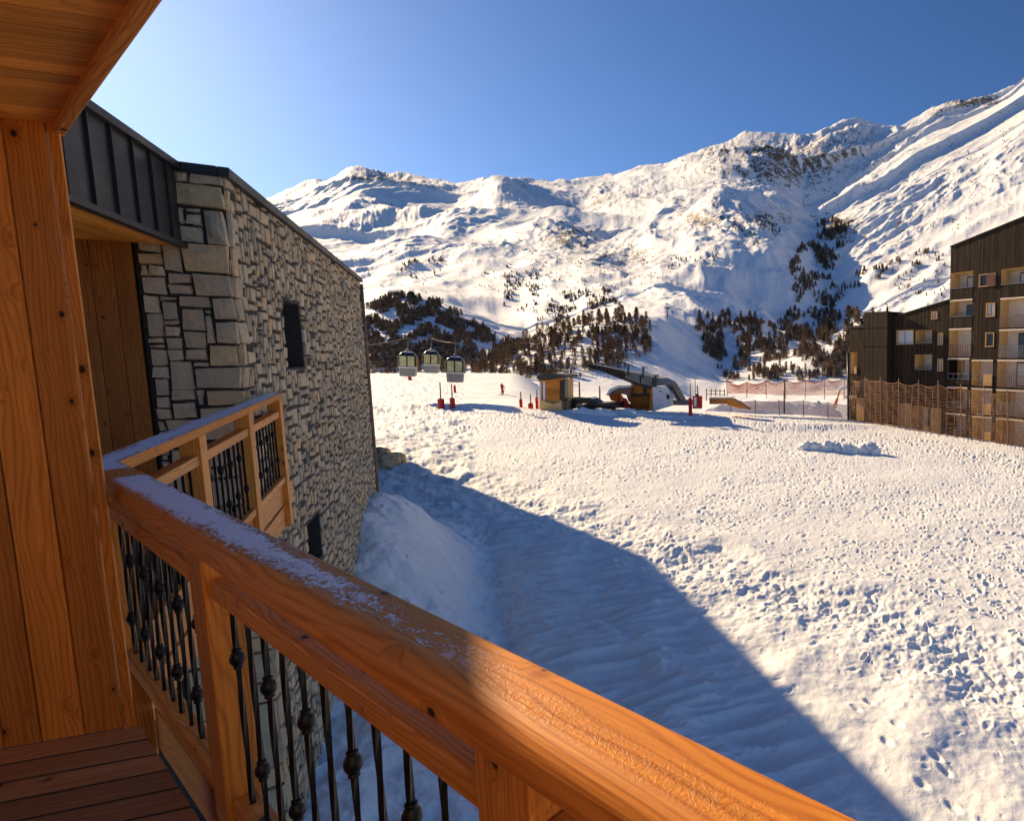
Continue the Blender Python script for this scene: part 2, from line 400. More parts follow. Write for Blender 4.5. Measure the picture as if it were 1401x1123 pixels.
# ---------------------------------------------------------------- daylight
sd = ray(*SUN_PX); sd = sd/np.linalg.norm(sd)
SUN = sd
sun_el = math.asin(sd[2]); sun_az = math.atan2(sd[0], sd[1])
w = bpy.data.worlds.new('World'); S.world = w; w.use_nodes = True
wt = w.node_tree; wt.nodes.clear()
wo = wt.nodes.new('ShaderNodeOutputWorld'); bg = wt.nodes.new('ShaderNodeBackground'); sky = wt.nodes.new('ShaderNodeTexSky')
sky.sky_type = 'NISHITA'; sky.sun_disc = False; sky.sun_elevation = sun_el; sky.sun_rotation = sun_az
sky.altitude = 2000.; sky.air_density = 1.; sky.dust_density = SKY_DUST; sky.ozone_density = 8.
wt.links.new(sky.outputs[0], bg.inputs[0]); wt.links.new(bg.outputs[0], wo.inputs[0]); bg.inputs[1].default_value = SKY_STR
sl = bpy.data.lights.new('sun', 'SUN'); so = bpy.data.objects.new('sun', sl); COL.objects.link(so)
sl.energy = SUN_STR; sl.angle = R(.53); sl.color = SUN_COL
so.rotation_euler = Vector(sd).to_track_quat('Z', 'Y').to_euler()
vs = S.view_settings; vs.view_transform = 'Standard'; vs.look = 'None'; vs.gamma = 1.; vs.exposure = EXPOSURE; vs.use_curve_mapping = False
S.display_settings.display_device = 'sRGB'
try:
    S.cycles.max_bounces = 8; S.cycles.diffuse_bounces = 5; S.cycles.transparent_max_bounces = 8
    S.cycles.use_denoising = True; S.cycles.sample_clamp_indirect = 6.
except Exception: pass
# ---------------------------------------------------------------- frames of the buildings
A = np.array([-.8459, .5334, 0]); N = np.array([.5334, .8459, 0])      # along / across the balcony railing
B = np.array([-.543, .840, 0]); Bp = np.array([.840, .543, 0])          # along / outward of the stone house wall
CRN = np.array([-6.18, 6.09, 0]); WL = 9.87
Zv = np.array([0, 0, 1.])
def rp(s, n, z): return A*s+N*n+Zv*z
def hp(k, m, z): return CRN+B*k+Bp*m+Zv*z
FL = [(-11.3, 52.), (1.3, 52.2), (13.4, 42.), (21., 35.)]               # foot of the safety nets
# ---------------------------------------------------------------- near snow field
def smooth_interp(x, xs, ys):
    return (np.interp(x-.5, xs, ys)+2*np.interp(x, xs, ys)+np.interp(x+.5, xs, ys)+np.interp(x-.9, xs, ys)+np.interp(x+.9, xs, ys))/6
def ground(x, y, detail=True):
    x = np.asarray(x, float); y = np.asarray(y, float)
    xc = -26+np.where(x > -26, x+26, 0.)
    z = -6.54-.0556*xc+.018*np.clip(y, -10, 50)
    a = x/np.maximum(y, 1.)
    # second piste far left, valley edge on the right
    wl = sst(-.40, -.56, a)
    far = sst(50, 62, y)
    zl = -4.75+(y-60)*.026*sst(60, 75, y)+.35*sst(-.6, -.8, a)*sst(60, 110, y)-.25*sst(-.66, -.56, a)*sst(70, 110, y)
    zr = -5.4-.9*sst(55, 66, y)-.16*np.clip(y-64, 0, None)
    z = z*(1-far)+far*(zl*wl+zr*(1-wl))
    z = np.where((y < 50) & (y > 42), z+.28*np.exp(-((y-47.2-1.5*np.sin(x*.35))/1.6)**2)*sst(6, -2, x), z)   # ploughed lip at the piste edge
    # drop behind the front net
    p0 = np.array(FL[1]); p1 = np.array(FL[2]); d = (p1-p0)/np.linalg.norm(p1-p0); nn = np.array([-d[1], d[0]])
    dist = (x-p0[0])*nn[0]+(y-p0[1])*nn[1]
    z = z-3.3*sst(.5, 4., dist)*sst(-1., 3.5, x)
    # bank against the stone house
    k = (x-CRN[0])*B[0]+(y-CRN[1])*B[1]; dw = (x-CRN[0])*Bp[0]+(y-CRN[1])*Bp[1]
    H = smooth_interp(k, [-3, 0, 3, 5.2, 6.4, 7.6, 9, 10.5, 12.5, 15], [.2, .45, .75, 1.35, 1.95, 2.45, 2.5, 2.0, .9, 0.])
    lat = (.5+.5*np.cos(np.pi*np.clip((dw-.1)/2.35, 0, 1)))*sst(-3.2, -1., dw)
    z = z+H*lat
    z = z-.16*np.exp(-((dw-2.45)/.28)**2)*sst(16, 11, k)*sst(-4, 0, k)                         # furrow at the foot of the bank
    if not detail: return z
    # line where the trodden bank meets the groomed piste
    t = np.array([28.2, -18.]); t = t/np.linalg.norm(t); b0 = np.array([-24., 31.]); bn = np.array([-t[1], t[0]])
    db = (x-b0[0])*bn[0]+(y-b0[1])*bn[1]; lb = (x-b0[0])*t[0]+(y-b0[1])*t[1]
    db = db+.5*gnoise(x*.35, y*.35, 5)
    near = sst(.4, -.6, db)
    z = z+.18*np.exp(-(db/1.0)**2)
    amp = sst(2.0, 2.6, dw)
    # lumpy trodden bank
    z = z+near*amp*(.13*fbm(x*.45, y*.45, 2, 21)+.022*fbm(x*1.5, y*1.5, 3, 22))
    lip = np.exp(-((db+1.5)/1.7)**2)
    z = z+near*amp*(.10*dents(x, y, .62, 31, .55, .12, .34, .2, .55)*(.05+.9*lip)+.05*dents(x, y, .41, 33, .6, .12, .4, .2, .6)*(.2+.8*lip)+.045*fbm(x*2.6, y*2.6, 3, 35)*(.15+lip)+.03*dents(x, y, .3, 37, .4, .3, .5, .3, .6)*lip)
    # wavy wind-and-foot ripples in the shaded part
    wv = ridged((x*.8+y*.4)*.6+.35*gnoise(x*.8, y*.8, 3), (y*.95-x*.5)*1.9, 3, 41, .45)
    ds = (x+5.9)*.832+(y-17.5)*.555
    rip = near*amp*sst(-1.8, -3.6, db)*sst(.6, -1.0, ds)
    z = z+.15*(wv-.8)*rip*sst(3.6, 1.5, x+.5*(y-7))
    # a line of boot prints, lower right
    for i in range(11):
        f = (i+.5*math.sin(i*5.1))/10; px = .45+2.0*f+.15*(-1)**i+.12*math.sin(i*3.7); py = 10.2-3.3*f+.1*(-1)**i+.15*math.sin(i*2.3)
        ex = (x-px)*.58-(y-py)*.81; ey = (x-px)*.81+(y-py)*.58
        d = np.sqrt((ex/.14)**2+(ey/.075)**2); z = z-(.03+.02*(i % 3 == 0))*np.clip(1-d*d+.25*gnoise(x*9., y*9., 70+i), 0, 1)*(d < 1.3)+.008*np.exp(-((d-1.4)/.4)**2)
    # bank by the wall: soft
    sb = sst(2.6, 2.0, dw)
    z = z+sb*(.12*fbm(x*.9, y*.9, 3, 51)+.05*fbm(x*2.6, y*2.6, 3, 52)+.09*dents(x, y, .8, 57, .6, .12, .3, .3, .6))
    z = z+.15*dents(x, y, .40, 61, .9, .3, .5, .4, .7)*np.exp(-((dw-2.4)/.45)**2)*sst(16, 12, k)
    # groomed and trampled piste
    pf = 1-near
    dense = .45+.55*sst(-.2, .5, gnoise(x*.13, y*.13, 71)+.25)
    zone = 1+.9*sst(30, 37, y)
    lane = np.exp(-((dist+2.6)/1.3)**2)*sst(-12, 0, x)       # smooth lane along the nets
    fz = pf*dense*(1-.85*lane)*sst(58, 50, y)
    z = z+fz*zone*(.065*dents(x, y, .62, 81, .75, .12, .32, .4, .5)+.045*dents(x, y, .36, 87, .75, .2, .42, .4, .5)+.016*fbm(x*2.2, y*2.2, 3, 83))
    z = z+pf*zone*.045*dents(x, y, 1.1, 88, .4, .1, .22, .5, .5)*sst(58, 50, y)
    z = z+pf*.05*fbm(x*.25, y*.25, 3, 91)+far*.10*fbm(x*.12, y*.3, 3, 93)
    return z
th = np.concatenate([np.linspace(R(-110), R(-66), 60, endpoint=False), np.linspace(R(-66), R(-20), 760, endpoint=False), np.linspace(R(-20), R(23), 560, endpoint=False), np.linspace(R(23), R(80), 60)])
rr = np.concatenate([np.linspace(.8, 5.5, 24, endpoint=False), 1/np.linspace(1/5.5, 1/58., 860, endpoint=False), np.geomspace(58, 140, 90)])
TH, RR = np.meshgrid(th, rr); GX = RR*np.sin(TH); GY = RR*np.cos(TH)
GZ = ground(GX, GY)
dirt = sst(34, 44, GY)*sst(56, 50, GY)*.5+.18
me = grid_mesh('snow_field', GX, GY, GZ, {'dirt': dirt})
tag(link('snow_field', me, M['snow']), kind='structure')
def gz(x, y): return float(ground(np.array([x]), np.array([y]), False)[0])
# ---------------------------------------------------------------- mountains: ridgelines read off the skyline, each at its own distance
def RL(Y, pts): return (Y, pts)
RID = [
 (150, [(0, 575), (700, 575), (1500, 600)]),
 (300, [(0, 535), (500, 530), (640, 536), (740, 540), (900, 550), (1000, 545), (1100, 535), (1200, 525), (1500, 505)]),
 (520, [(0, 530), (500, 517), (600, 508), (650, 500), (700, 478), (760, 450), (820, 434), (870, 430), (900, 440), (940, 474), (985, 502), (1050, 497), (1100, 482), (1180, 472), (1300, 440), (1500, 400)]),
 (640, [(0, 545), (500, 540), (600, 530), (650, 520), (700, 500), (760, 462), (820, 438), (870, 430), (910, 425), (950, 440), (985, 470), (1050, 480), (1100, 484), (1180, 474), (1300, 430), (1500, 380)]),
 (950, [(0, 440), (480, 418), (520, 403), (555, 398), (600, 408), (640, 430), (680, 452), (720, 463), (760, 446), (800, 425), (860, 414), (910, 404), (960, 418), (1000, 438), (1050, 452), (1100, 470), (1140, 472), (1180, 450), (1300, 390), (1500, 325)]),
 (1050, [(0, 436), (480, 424), (520, 415), (560, 412), (620, 425), (680, 446), (720, 450), (760, 435), (800, 418), (860, 405), (910, 398), (960, 412), (1000, 430), (1050, 446), (1100, 462), (1140, 464), (1180, 444), (1300, 380), (1500, 310)]),
 (1600, [(0, 400), (480, 395), (560, 386), (640, 390), (700, 385), (760, 377), (800, 372), (860, 382), (910, 366), (950, 344), (1000, 336), (1050, 346), (1090, 370), (1125, 404), (1150, 402), (1190, 365), (1250, 330), (1320, 290), (1401, 250), (1500, 205)]),
 (2500, [(0, 350), (400, 333), (480, 336), (560, 330), (640, 325), (700, 320), (770, 316), (830, 330), (880, 320), (930, 300), (960, 284), (985, 277), (1040, 288), (1080, 310), (1115, 335), (1150, 315), (1200, 280), (1280, 236), (1350, 198), (1401, 166), (1500, 115)]),
 (2900, [(0, 345), (400, 322), (480, 318), (560, 318), (640, 312), (700, 306), (770, 305), (830, 316), (880, 308), (930, 296), (960, 288), (985, 284), (1040, 286), (1080, 296), (1115, 308), (1150, 290), (1200, 258), (1280, 214), (1350, 178), (1401, 146), (1500, 95)]),
 (3900, [(0, 325), (400, 292), (480, 268), (560, 275), (620, 282), (680, 262), (740, 272), (800, 281), (860, 268), (930, 250), (1000, 243), (1060, 248), (1100, 268), (1150, 250), (1200, 215), (1260, 186), (1330, 152), (1380, 126), (1401, 109), (1500, 60)]),
 (4300, [(0, 320), (400, 285), (480, 262), (560, 264), (620, 268), (680, 254), (740, 264), (800, 268), (860, 256), (930, 240), (1000, 230), (1060, 232), (1100, 240), (1150, 226), (1200, 205), (1260, 182), (1330, 150), (1380, 129), (1401, 116), (1500, 70)]),
 (6000, [(0, 330), (300, 296), (368, 272), (400, 260), (430, 248), (455, 244), (490, 234), (510, 235), (530, 239), (560, 238), (600, 247), (625, 251), (650, 241), (672, 240), (690, 246), (730, 250), (760, 246), (800, 243), (840, 242), (870, 231), (885, 227), (915, 226), (940, 214), (960, 200), (985, 191), (1020, 184), (1060, 182), (1110, 180), (1140, 171), (1175, 160), (1200, 165), (1230, 166), (1280, 149), (1330, 133), (1365, 128), (1401, 124), (1500, 100)]),
 (7600, [(0, 360), (700, 300), (1500, 200)]),
]
NCOL, NROW = 1150, 760
av = np.concatenate([np.linspace(-2.2, -1.06, 50, endpoint=False), np.linspace(-1.06, .40, NCOL-110, endpoint=False), np.linspace(.40, 1.2, 60)])
_fa = np.linspace(-3, 2, 2001); _fv = 1.55-.85*np.clip((_fa+1.)/.85, 0, 1)+.32*np.clip((_fa+.05)/.4, 0, 1)
_k = np.exp(-(np.arange(-150, 151)/55.)**2); _k /= _k.sum(); _fv = np.convolve(np.pad(_fv, 150, mode='edge'), _k, 'valid')
def facf(a): return np.interp(a, _fa, _fv)
eY = []; ev = []
for Yd, pts in RID:
    q = np.array([ae(u, v) for u, v in pts]); e = np.interp(av, q[:, 0], q[:, 1])
    kx = np.exp(-(np.arange(-9, 10)/3.5)**2); kx /= kx.sum(); e2 = np.convolve(np.pad(e, 9, mode='edge'), kx, 'valid')
    sm = .1 if Yd == 6000 else .9
    e = e*(1-sm)+e2*sm
    fac = 1+min(1, max(0, (Yd-900)/900))*(facf(av)-1)
    eY.append(Yd*fac*np.ones_like(av)); ev.append(e)
eY = np.array(eY); ev = np.array(ev); eZ = eY*ev
tr = np.linspace(0, 1, NROW); vis = [.035, .06, .105, .03, .12, .03, .15, .15, .05, .15, .04, .15, .02]
cum = np.cumsum([0]+[vis[i] for i in range(len(RID)-1)]); cum = cum/cum[-1]
MX = np.zeros((NROW, len(av))); MY = np.zeros_like(MX); MZ = np.zeros_like(MX)
seg = np.clip(np.searchsorted(cum, tr, side='right')-1, 0, len(RID)-2); ft = (tr-cum[seg])/(cum[seg+1]-cum[seg])
for j in range(NROW):
    i, f = seg[j], ft[j]
    Yj = eY[i]+(eY[i+1]-eY[i])*f
    MY[j] = Yj; MX[j] = av*Yj
    # smooth in Z (Catmull-like, tangent limited)
    z0, z1 = eZ[i], eZ[i+1]
    MZ[j] = z0+(z1-z0)*f
def vsm(Z, sg):
    h = int(sg*2.5); ker = np.exp(-(np.arange(-h, h+1)/sg)**2); ker /= ker.sum()
    pad = np.pad(Z, ((h, h), (0, 0)), mode='edge'); return sum(ker[q]*pad[q:q+NROW] for q in range(2*h+1))
Za, Zb = vsm(MZ, 3.), vsm(MZ, 14.)
mixw = sst(1500, 2200, MY)*sst(11000, 8000, MY)*sst(10, 60, np.abs(np.arange(NROW)[:, None]-NROW*cum[11])); MZ = Za*(1-mixw)+Zb*mixw
# relief
FC = facf(MX/MY); MYo, MXo = MY, MX; MY = MYo/FC; MX = MXo/FC
sc = np.clip((MY-500)/2200, 0, 1); damp = np.exp(-((MY-eY[11])/500)**2)*.0
wx = MX+120*gnoise(MX/700, MY/700, 101); wy = MY+120*gnoise(MX/700, MY/700, 102)
g1 = ridged((wx*.9+wy*.25)/820, (wy-.3*wx)/1500, 4, 111, .40)-.85
g2 = fbm(wx/240, wy/300, 4, 113, .55)
g3 = ridged(wx/150, wy/190, 4, 117, .55)-.85
g4 = fbm(MX/45, MY/60, 3, 119, .6)
rocky = sst(-.1, .5, fbm(MX/900, MY/900, 3, 121)+.35)
smooth_r = sst(.02, .25, MX/MY)*sst(4200, 3600, MY)                   # the long open slope on the right is smoother
k = sc*(1-.72*smooth_r)
U0 = CX+F*(MXo/(MYo*CP-MZ*SP)); E0 = MZ/MYo; V0 = CY-F*((E0*CP+SP)/(CP-E0*SP))
crag = np.zeros_like(MZ)
for (u, v, ru, rv, s_) in [(1060, 225, 120, 48, 1.), (970, 205, 40, 22, 1.), (1160, 200, 60, 36, .9), (500, 245, 70, 14, .9), (690, 255, 60, 14, .7), (600, 252, 50, 10, .6), (1000, 305, 80, 22, .8), (780, 330, 60, 24, .6), (860, 280, 90, 30, .6), (1330, 140, 60, 10, .8), (1150, 318, 30, 24, .9), (850, 370, 90, 30, .5), (560, 290, 90, 26, .45)]:
    crag = np.maximum(crag, s_*np.exp(-(((U0-u)/ru)**2+((V0-v)/rv)**2)))
g5 = ridged((wx+.5*wy)/110, (wy-.7*wx)/260, 4, 151, .55)-.8
MZ = MZ+k*FC*(68*g1+11*g2+11*g3*rocky*(1-.5*sst(3500,6000,MY))+.8*g4+15*crag*g5)
for (u, Y0, su, sY, hb) in [(985, 2500, 50, 230, 70), (1040, 2650, 45, 230, 45), (895, 2000, 38, 150, 40), (800, 1750, 60, 150, 26), (690, 3700, 48, 420, 110), (490, 4700, 42, 520, 120), (610, 2900, 60, 320, 60), (560, 2050, 70, 200, 30), (745, 2350, 45, 230, 45), (1150, 4700, 60, 520, 110), (1020, 4300, 55, 480, 90), (860, 3500, 45, 380, 80), (420, 3300, 50, 400, 80), (940, 4900, 30, 450, 110), (650, 1900, 40, 150, 26)]:
    MZ = MZ+k*FC*hb*np.exp(-((U0-u)/su)**2-((MY-Y0)/sY)**2)
MZ = MZ+(1-sc)*sst(200, 420, MY)*(4*fbm(MX/90, MY/90, 3, 131)+.5*fbm(MX/22, MY/22, 2, 132))
# knoll and mid hills: small gullies
MZ = MZ+sst(700, 1000, MY)*sst(2600, 2000, MY)*(6*g3+3.5*(ridged(MX/90, MY/100, 3, 137)-.8)*(1-.6*smooth_r))
MX, MY = MXo, MYo
# rock: where it is steep and in the bands the photo shows
MU = CX+F*(MX/MY)*1.0
el = MZ/MY; MV = CY-F*((el*CP+SP)/(CP-el*SP)); MU = CX+F*(MX/MY)/(CP-el*SP)*1.0
MU = CX+F*(MX/(MY*CP-MZ*SP)); 
gyz, gxz = np.gradient(MZ); dy_ = np.gradient(MY, axis=0); dx_ = np.gradient(MX, axis=1)
steep = np.sqrt((gxz/np.maximum(dx_, 1e-3))**2+(gyz/np.maximum(dy_, 1e-3))**2)
rock = sst(.9, 1.8, steep)*.15*sst(1500, 2500, MY)+.37*crag*sst(.75, 1.25, ridged(MX/42+.4*MY/42, MY/85-.5*MX/85, 3, 161)+.25*sst(.5, 1.1, steep))
for (u, v, ru, rv, s_) in [(955, 300, 26, 16, .40), (1050, 298, 50, 14, .34), (1010, 210, 70, 28, .24), (1130, 210, 60, 30, .22), (1085, 240, 45, 18, .18), (1320, 138, 48, 9, .42), (1280, 155, 30, 8, .3), (500, 243, 45, 9, .30), (560, 250, 40, 10, .22), (450, 275, 40, 14, .12), (770, 325, 40, 16, .26), (870, 350, 60, 22, .24), (790, 360, 60, 30, .16), (710, 250, 60, 12, .14), (1150, 315, 26, 22, .42), (1230, 375, 60, 26, .12), (850, 275, 70, 20, .14), (600, 385, 40, 14, .16), (700, 300, 250, 60, .06)]:
    rock = rock+1.05*s_*np.exp(-(((MU-u)/ru)**2+((MV-v)/rv)**2))
rock = rock*sst(800, 1200, MY)
me = grid_mesh('mountains', MX, MY, MZ, {'rock': rock})
tag(link('mountains', me, M['snow_far']), kind='structure')
# first surface hit by a photo pixel (used to stand trees and huts on the slopes)
emax = np.maximum.accumulate(MZ/MY, axis=0)
def hit(u, v):
    a, e = ae(u, v); c = int(np.clip(np.searchsorted(av, a), 1, len(av)-2))
    j = int(np.searchsorted(emax[:, c], e))
    if j >= NROW-2 or j < 2: return None
    f = (a-av[c-1])/(av[c]-av[c-1])
    y = MY[j, c-1]*(1-f)+MY[j, c]*f; z = MZ[j, c-1]*(1-f)+MZ[j, c]*f
    return np.array([a*y, y, z])
# ---------------------------------------------------------------- own balcony
D = np.array([.925, .379, 0]); D = D/np.linalg.norm(D); Dq = np.array([-D[1], D[0], 0])   # along boards / away from the viewer
PE = np.array([-3.06, 2.40, 0])                                                             # outer corner of the partition
ZF, ZC = -1.6, .908
chalet = empty('wooden_chalet', (-1.2, 0, ZF), 'honey coloured larch balcony with plank partition, board floor and slatted ceiling, nearest the viewer', 'chalet')
b = MB()
k = .034; b.box(PE+Zv*ZF-D*.032, Zv*(ZC-ZF+.023), D*.032, Dq*.012)
i = 0
while k < 1.6:
    wd = .118+.012*math.sin(i*2.1); b.box(PE+Zv*ZF-D*(k+wd), Zv*(ZC-ZF+.023), D*(wd-.006), Dq*(.020+.002*(i % 2))); k += wd; i += 1
b.box(PE+Zv*ZF+Dq*.032-D*1.6, Zv*(ZC-ZF+.023), D*1.50, Dq*.10)
b.build('partition_wall', M['wood'], chalet, .0035)
def edge_n(q, n0):   # distance along D from PE+Dq*q to the line n = n0
    p = PE+Dq*q; return (n0-p.dot(N))/D.dot(N)
def boards(mb, z0, z1, n0, wd, gap, q0, q1, left, edge_m=0):
    q = q0
    while q > q1:
        qa, qb = q-wd+gap, q
        ea, eb = edge_n(qa, n0), edge_n(qb, n0)
        P = [PE+Dq*qa+D*left, PE+Dq*qa+D*ea, PE+Dq*qb+D*eb, PE+Dq*qb+D*left]
        lo = [p+Zv*z0 for p in P]; hi = [p+Zv*z1 for p in P]; r = random.random()
        uv = [(0, 0), (ea-left, 0), (eb-left, wd), (0, wd)]
        mb.poly(hi, uv, r); mb.poly(lo[::-1], uv[::-1], r)
        for a_, b_, l_ in ((0, 1, ea-left), (1, 2, .1), (2, 3, eb-left), (3, 0, .1)):
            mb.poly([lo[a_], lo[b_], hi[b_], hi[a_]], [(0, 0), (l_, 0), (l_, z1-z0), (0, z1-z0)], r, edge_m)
        q -= wd
b = MB(); boards(b, ZC, ZC+.02, .385, .098, .003, .0, -1.3, -2.6); b.build('ceiling', M['wood_soffit'], chalet, .003)
b = MB(); boards(b, ZF-.028, ZF, .41, .142, .012, -.004, -6.5, -2.6, 1); b.build('floor', [M['wood_deck'], M['mortar']], chalet)  # plank sides painted dark to stand in for shade in the gaps
b = MB(); b.box(rp(2.03, .384, ZC-.034), A*1.89, N*.032, Zv*.14); b.build('roof_trim', M['wood_post'], chalet, .006)
b = MB(); q0, q1 = .14, -1.36; pp_ = [PE+Dq*q0-D*2.6, PE+Dq*q1-D*2.6, PE+Dq*q1+D*edge_n(q1, .375), PE+Dq*q0+D*edge_n(q0, .375)]
lo = [p+Zv*(ZC+.024) for p in pp_]; hi = [p+Zv*(ZC+.30) for p in pp_]
b.poly(hi, None, .5); b.poly(lo[::-1], None, .5)
for i in range(4): b.poly([lo[i], lo[(i+1) % 4], hi[(i+1) % 4], hi[i]], None, .5)
b.build('roof', M['zinc'], chalet)
b = MB(); b.box(rp(-3.5, -2.3, ZF), A*7.4, N*.12, Zv*(ZC-ZF-.002), r=.4); b.build('house_wall', M['wood'], chalet)
b = MB(); k = -2.3  # added unseen wall behind the eye, bounces sunlight onto the balcony wood
while k < .44:
    b.box(rp(-1.95, k, ZF), Zv*(ZC-ZF+.2), N*.137, A*.03); k += .14
b.box(rp(-2.1, -2.3, ZF), Zv*(ZC-ZF+.2), N*2.74, A*.14); b.build('bounce_wall', M['bounce_pale'], chalet, .003)
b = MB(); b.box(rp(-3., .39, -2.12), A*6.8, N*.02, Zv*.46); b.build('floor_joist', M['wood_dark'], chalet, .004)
# ---------------------------------------------------------------- railing in front
S0s, NO = 4.86, .567; ZR = -.55
rl = empty('balcony_railing', rp(1.5, .5, ZF), 'long frosted orange larch balcony railing with black iron balusters, nearest the viewer', 'railing')
def sweep_rail(mb, start, end, prof, frame, r=.4, x0=0., flip=False):
    """prof: outline (offset from outer edge, z); start/end give the length coordinate for each offset"""
    n = len(prof); per = [0.]
    for i in range(n):
        j = (i+1) % n; per.append(per[-1]+math.hypot(prof[j][0]-prof[i][0], prof[j][1]-prof[i][1]))
    for i in range(n):
        j = (i+1) % n; (d0, z0), (d1, z1) = prof[i], prof[j]
        K = 24
        for q in range(K):
            f0, f1 = q/K, (q+1)/K
            def P(d, z, f):
                l = start(d)+(end(d)-start(d))*f; return frame(l, d, z), x0+abs(l-start(0))
            pa, xa = P(d0, z0, f0); pb, xb = P(d0, z0, f1); pc, xc = P(d1, z1, f1); pd, xd = P(d1, z1, f0)
            pts = [pa, pb, pc, pd]; uv = [(xa, per[i]), (xb, per[i]), (xc, per[i+1]), (xd, per[i+1])]
            if flip: pts = pts[::-1]; uv = uv[::-1]
            mb.poly(pts, uv, r, smooth=True)
    for f, fl in ((0, False), (1, True)):
        pts = [frame(start(d)+(end(d)-start(d))*f, d, z) for d, z in prof]
        mb.poly(pts[::-1] if fl != flip else pts, [(d, z) for d, z in prof], r)
def rail_prof(wd, h, ro, ri):
    P = []
    for i in range(6):
        t = math.pi/2*i/5; P.append((ro-ro*math.cos(t), -ro+ro*math.sin(t)))
    for q in (.035, .06, .085):
        if q < wd-ri: P.append((q, .0012*math.sin(q*40)))
    for i in range(10):
        t = math.pi/2*i/9; P.append((wd-ri+ri*math.sin(t), -ri+ri*math.cos(t)))
    for i in range(6):
        t = math.pi/2*i/5; q = .022; P.append((wd-q+q*math.cos(t), -h+q-q*math.sin(t)))
    P += [(.012, -h), (.0, -h+.012)]
    return P
pr = rail_prof(.132, .092, .014, .042)
b = MB(); sweep_rail(b, lambda d: S0s+.194*d, lambda d: -2.2, pr, lambda s, d, z: rp(s, NO-d, ZR+z), flip=True)
b.build('handrail', M['rail'], rl)
posts = [-1.05, .855, 2.765, 4.675]
for s in posts:
    b = MB(); b.box(rp(s, .458, -2.14), Zv*(2.14+ZR-.092+.001), A*.165, N*.092, r=(s*.37) % 1); b.build('post', M['wood_post'], rl, .006)
bal = None
for i in range(3):
    s0, s1 = posts[i]+.167, posts[i+1]-.002
    b = MB(); b.box(rp(s0, .474, -.803), A*(s1-s0), Zv*.068, N*.064, r=.15+.3*i); b.build('middle_rail', M['wood_post'], rl, .009)
    b = MB(); b.box(rp(s0, .474, -1.585), A*(s1-s0), Zv*.065, N*.064, r=.25+.3*i); b.build('bottom_rail', M['wood_post'], rl, .007)
    for j, (za, zb) in enumerate(((-1.85, -1.63), (-2.10, -1.87))):
        b = MB(); b.box(rp(posts[i], .552, za), A*1.905, Zv*(zb-za), N*.024, r=.3+.2*j+.1*i); b.build('fascia_board', M['wood_post'], rl, .004)
    nb = 11
    for j in range(nb):
        s = s0+(s1-s0)*(j+.5)/nb
        b = MB(); p = rp(s, .506, 0); hw = .0065
        # square bar, slightly twisted
        pts = []; 
        for q in range(13):
            z = -1.52+(.717)*q/12; tw = q*.35+j
            pts.append([p+Zv*z+hw*1.25*np.array([math.cos(tw+c*math.pi/2), math.sin(tw+c*math.pi/2), 0]) for c in range(4)])
        V = [v for ring in pts for v in ring]; fs = []
        for q in range(12):
            for c in range(4): fs.append((q*4+c, q*4+(c+1) % 4, (q+1)*4+(c+1) % 4, (q+1)*4+c))
        b.faces(V, fs, None, .5, 0, False)
        bo = b.build('baluster', M['iron'], rl)
        zk = -1.0 if (j+i) % 2 else -1.335
        c = MB(); c.lathe(p+Zv*zk, [(-.034, .008), (-.033, .0125), (-.027, .0125), (-.025, .0095), (-.019, .0145), (-.010, .0185), (0, .020), (.010, .0185), (.019, .0145), (.025, .0095), (.027, .0125), (.033, .0125), (.034, .008)], 12)
        c.build('knuckle', M['iron'], bo)
# ---------------------------------------------------------------- railing of the balcony next door
E = np.array([-2.83, 3.92, 0]); EL = np.linalg.norm(E); E = E/EL; En = np.array([E[1], -E[0], 0])
S0 = rp(S0s, NO, 0); RISE = .123/EL
def sp(e, d, z): return S0+E*e-En*d+Zv*(z+RISE*e)
r2 = empty('neighbour_railing', sp(2.4, 0, ZF), 'orange larch railing of the next balcony, running back in three bays to the stone wall', 'railing')
b = MB(); sweep_rail(b, lambda d: -.194*d, lambda d: EL+.02, rail_prof(.15, .07, .008, .02), lambda e, d, z: sp(e, d, ZR+z), flip=False)
b.build('handrail', M['rail2'], r2)
pw = .17; pe = [-.05, EL/3-pw, 2*EL/3-pw, EL-pw]
for i, e in enumerate(pe):
    if i == 0: continue
    b = MB(); b.box(sp(e, .118, -2.14), Zv*(2.14+ZR-.069)+0*E, E*pw+Zv*RISE*pw, En*.11, r=.2+.25*i); b.build('post', M['wood_post'], r2, .006)
for i in range(3):
    e0 = pe[i]+(pw if i else .1); e1 = pe[i+1]
    for nm, za, zb, dd, th_ in (('middle_rail', -.83, -.755, .098, .075), ('bottom_rail', -1.60, -1.53, .098, .075)):
        b = MB(); b.box(sp(e0, dd, za), (E+Zv*RISE)*(e1-e0), Zv*(zb-za), En*th_, r=.1+.3*i); b.build(nm, M['wood_post'], r2, .006)
    for j, (za, zb) in enumerate(((-1.86, -1.64), (-2.12, -1.89))):
        b = MB(); b.box(sp(e0, .085, za), (E+Zv*RISE)*(e1-e0), Zv*(zb-za), En*.03, r=.3+.2*j+.1*i); b.build('fascia_board', M['wood_post'], r2, .004)
    nb = 9
    for j in range(nb):
        e = e0+(e1-e0)*(j+.5)/nb; b = MB(); p = sp(e, .06, 0)
        b.bar(p+Zv*-1.53, p+Zv*-.83, .015, .015, up=E); bo = b.build('baluster', M['iron'], r2)
        zk = -1.0 if j % 2 else -1.32
        c = MB(); c.lathe(p+Zv*zk, [(-.034, .008), (-.03, .0125), (-.02, .016), (0, .0235), (.02, .016), (.03, .0125), (.034, .008)], 8); c.build('knuckle', M['iron'], bo)
b = MB(); b.box(sp(EL-.02, .10, -1.93), (E)*.42, Zv*.26, En*.06, r=.6); b.build('bracket', M['wood_post'], r2, .005)
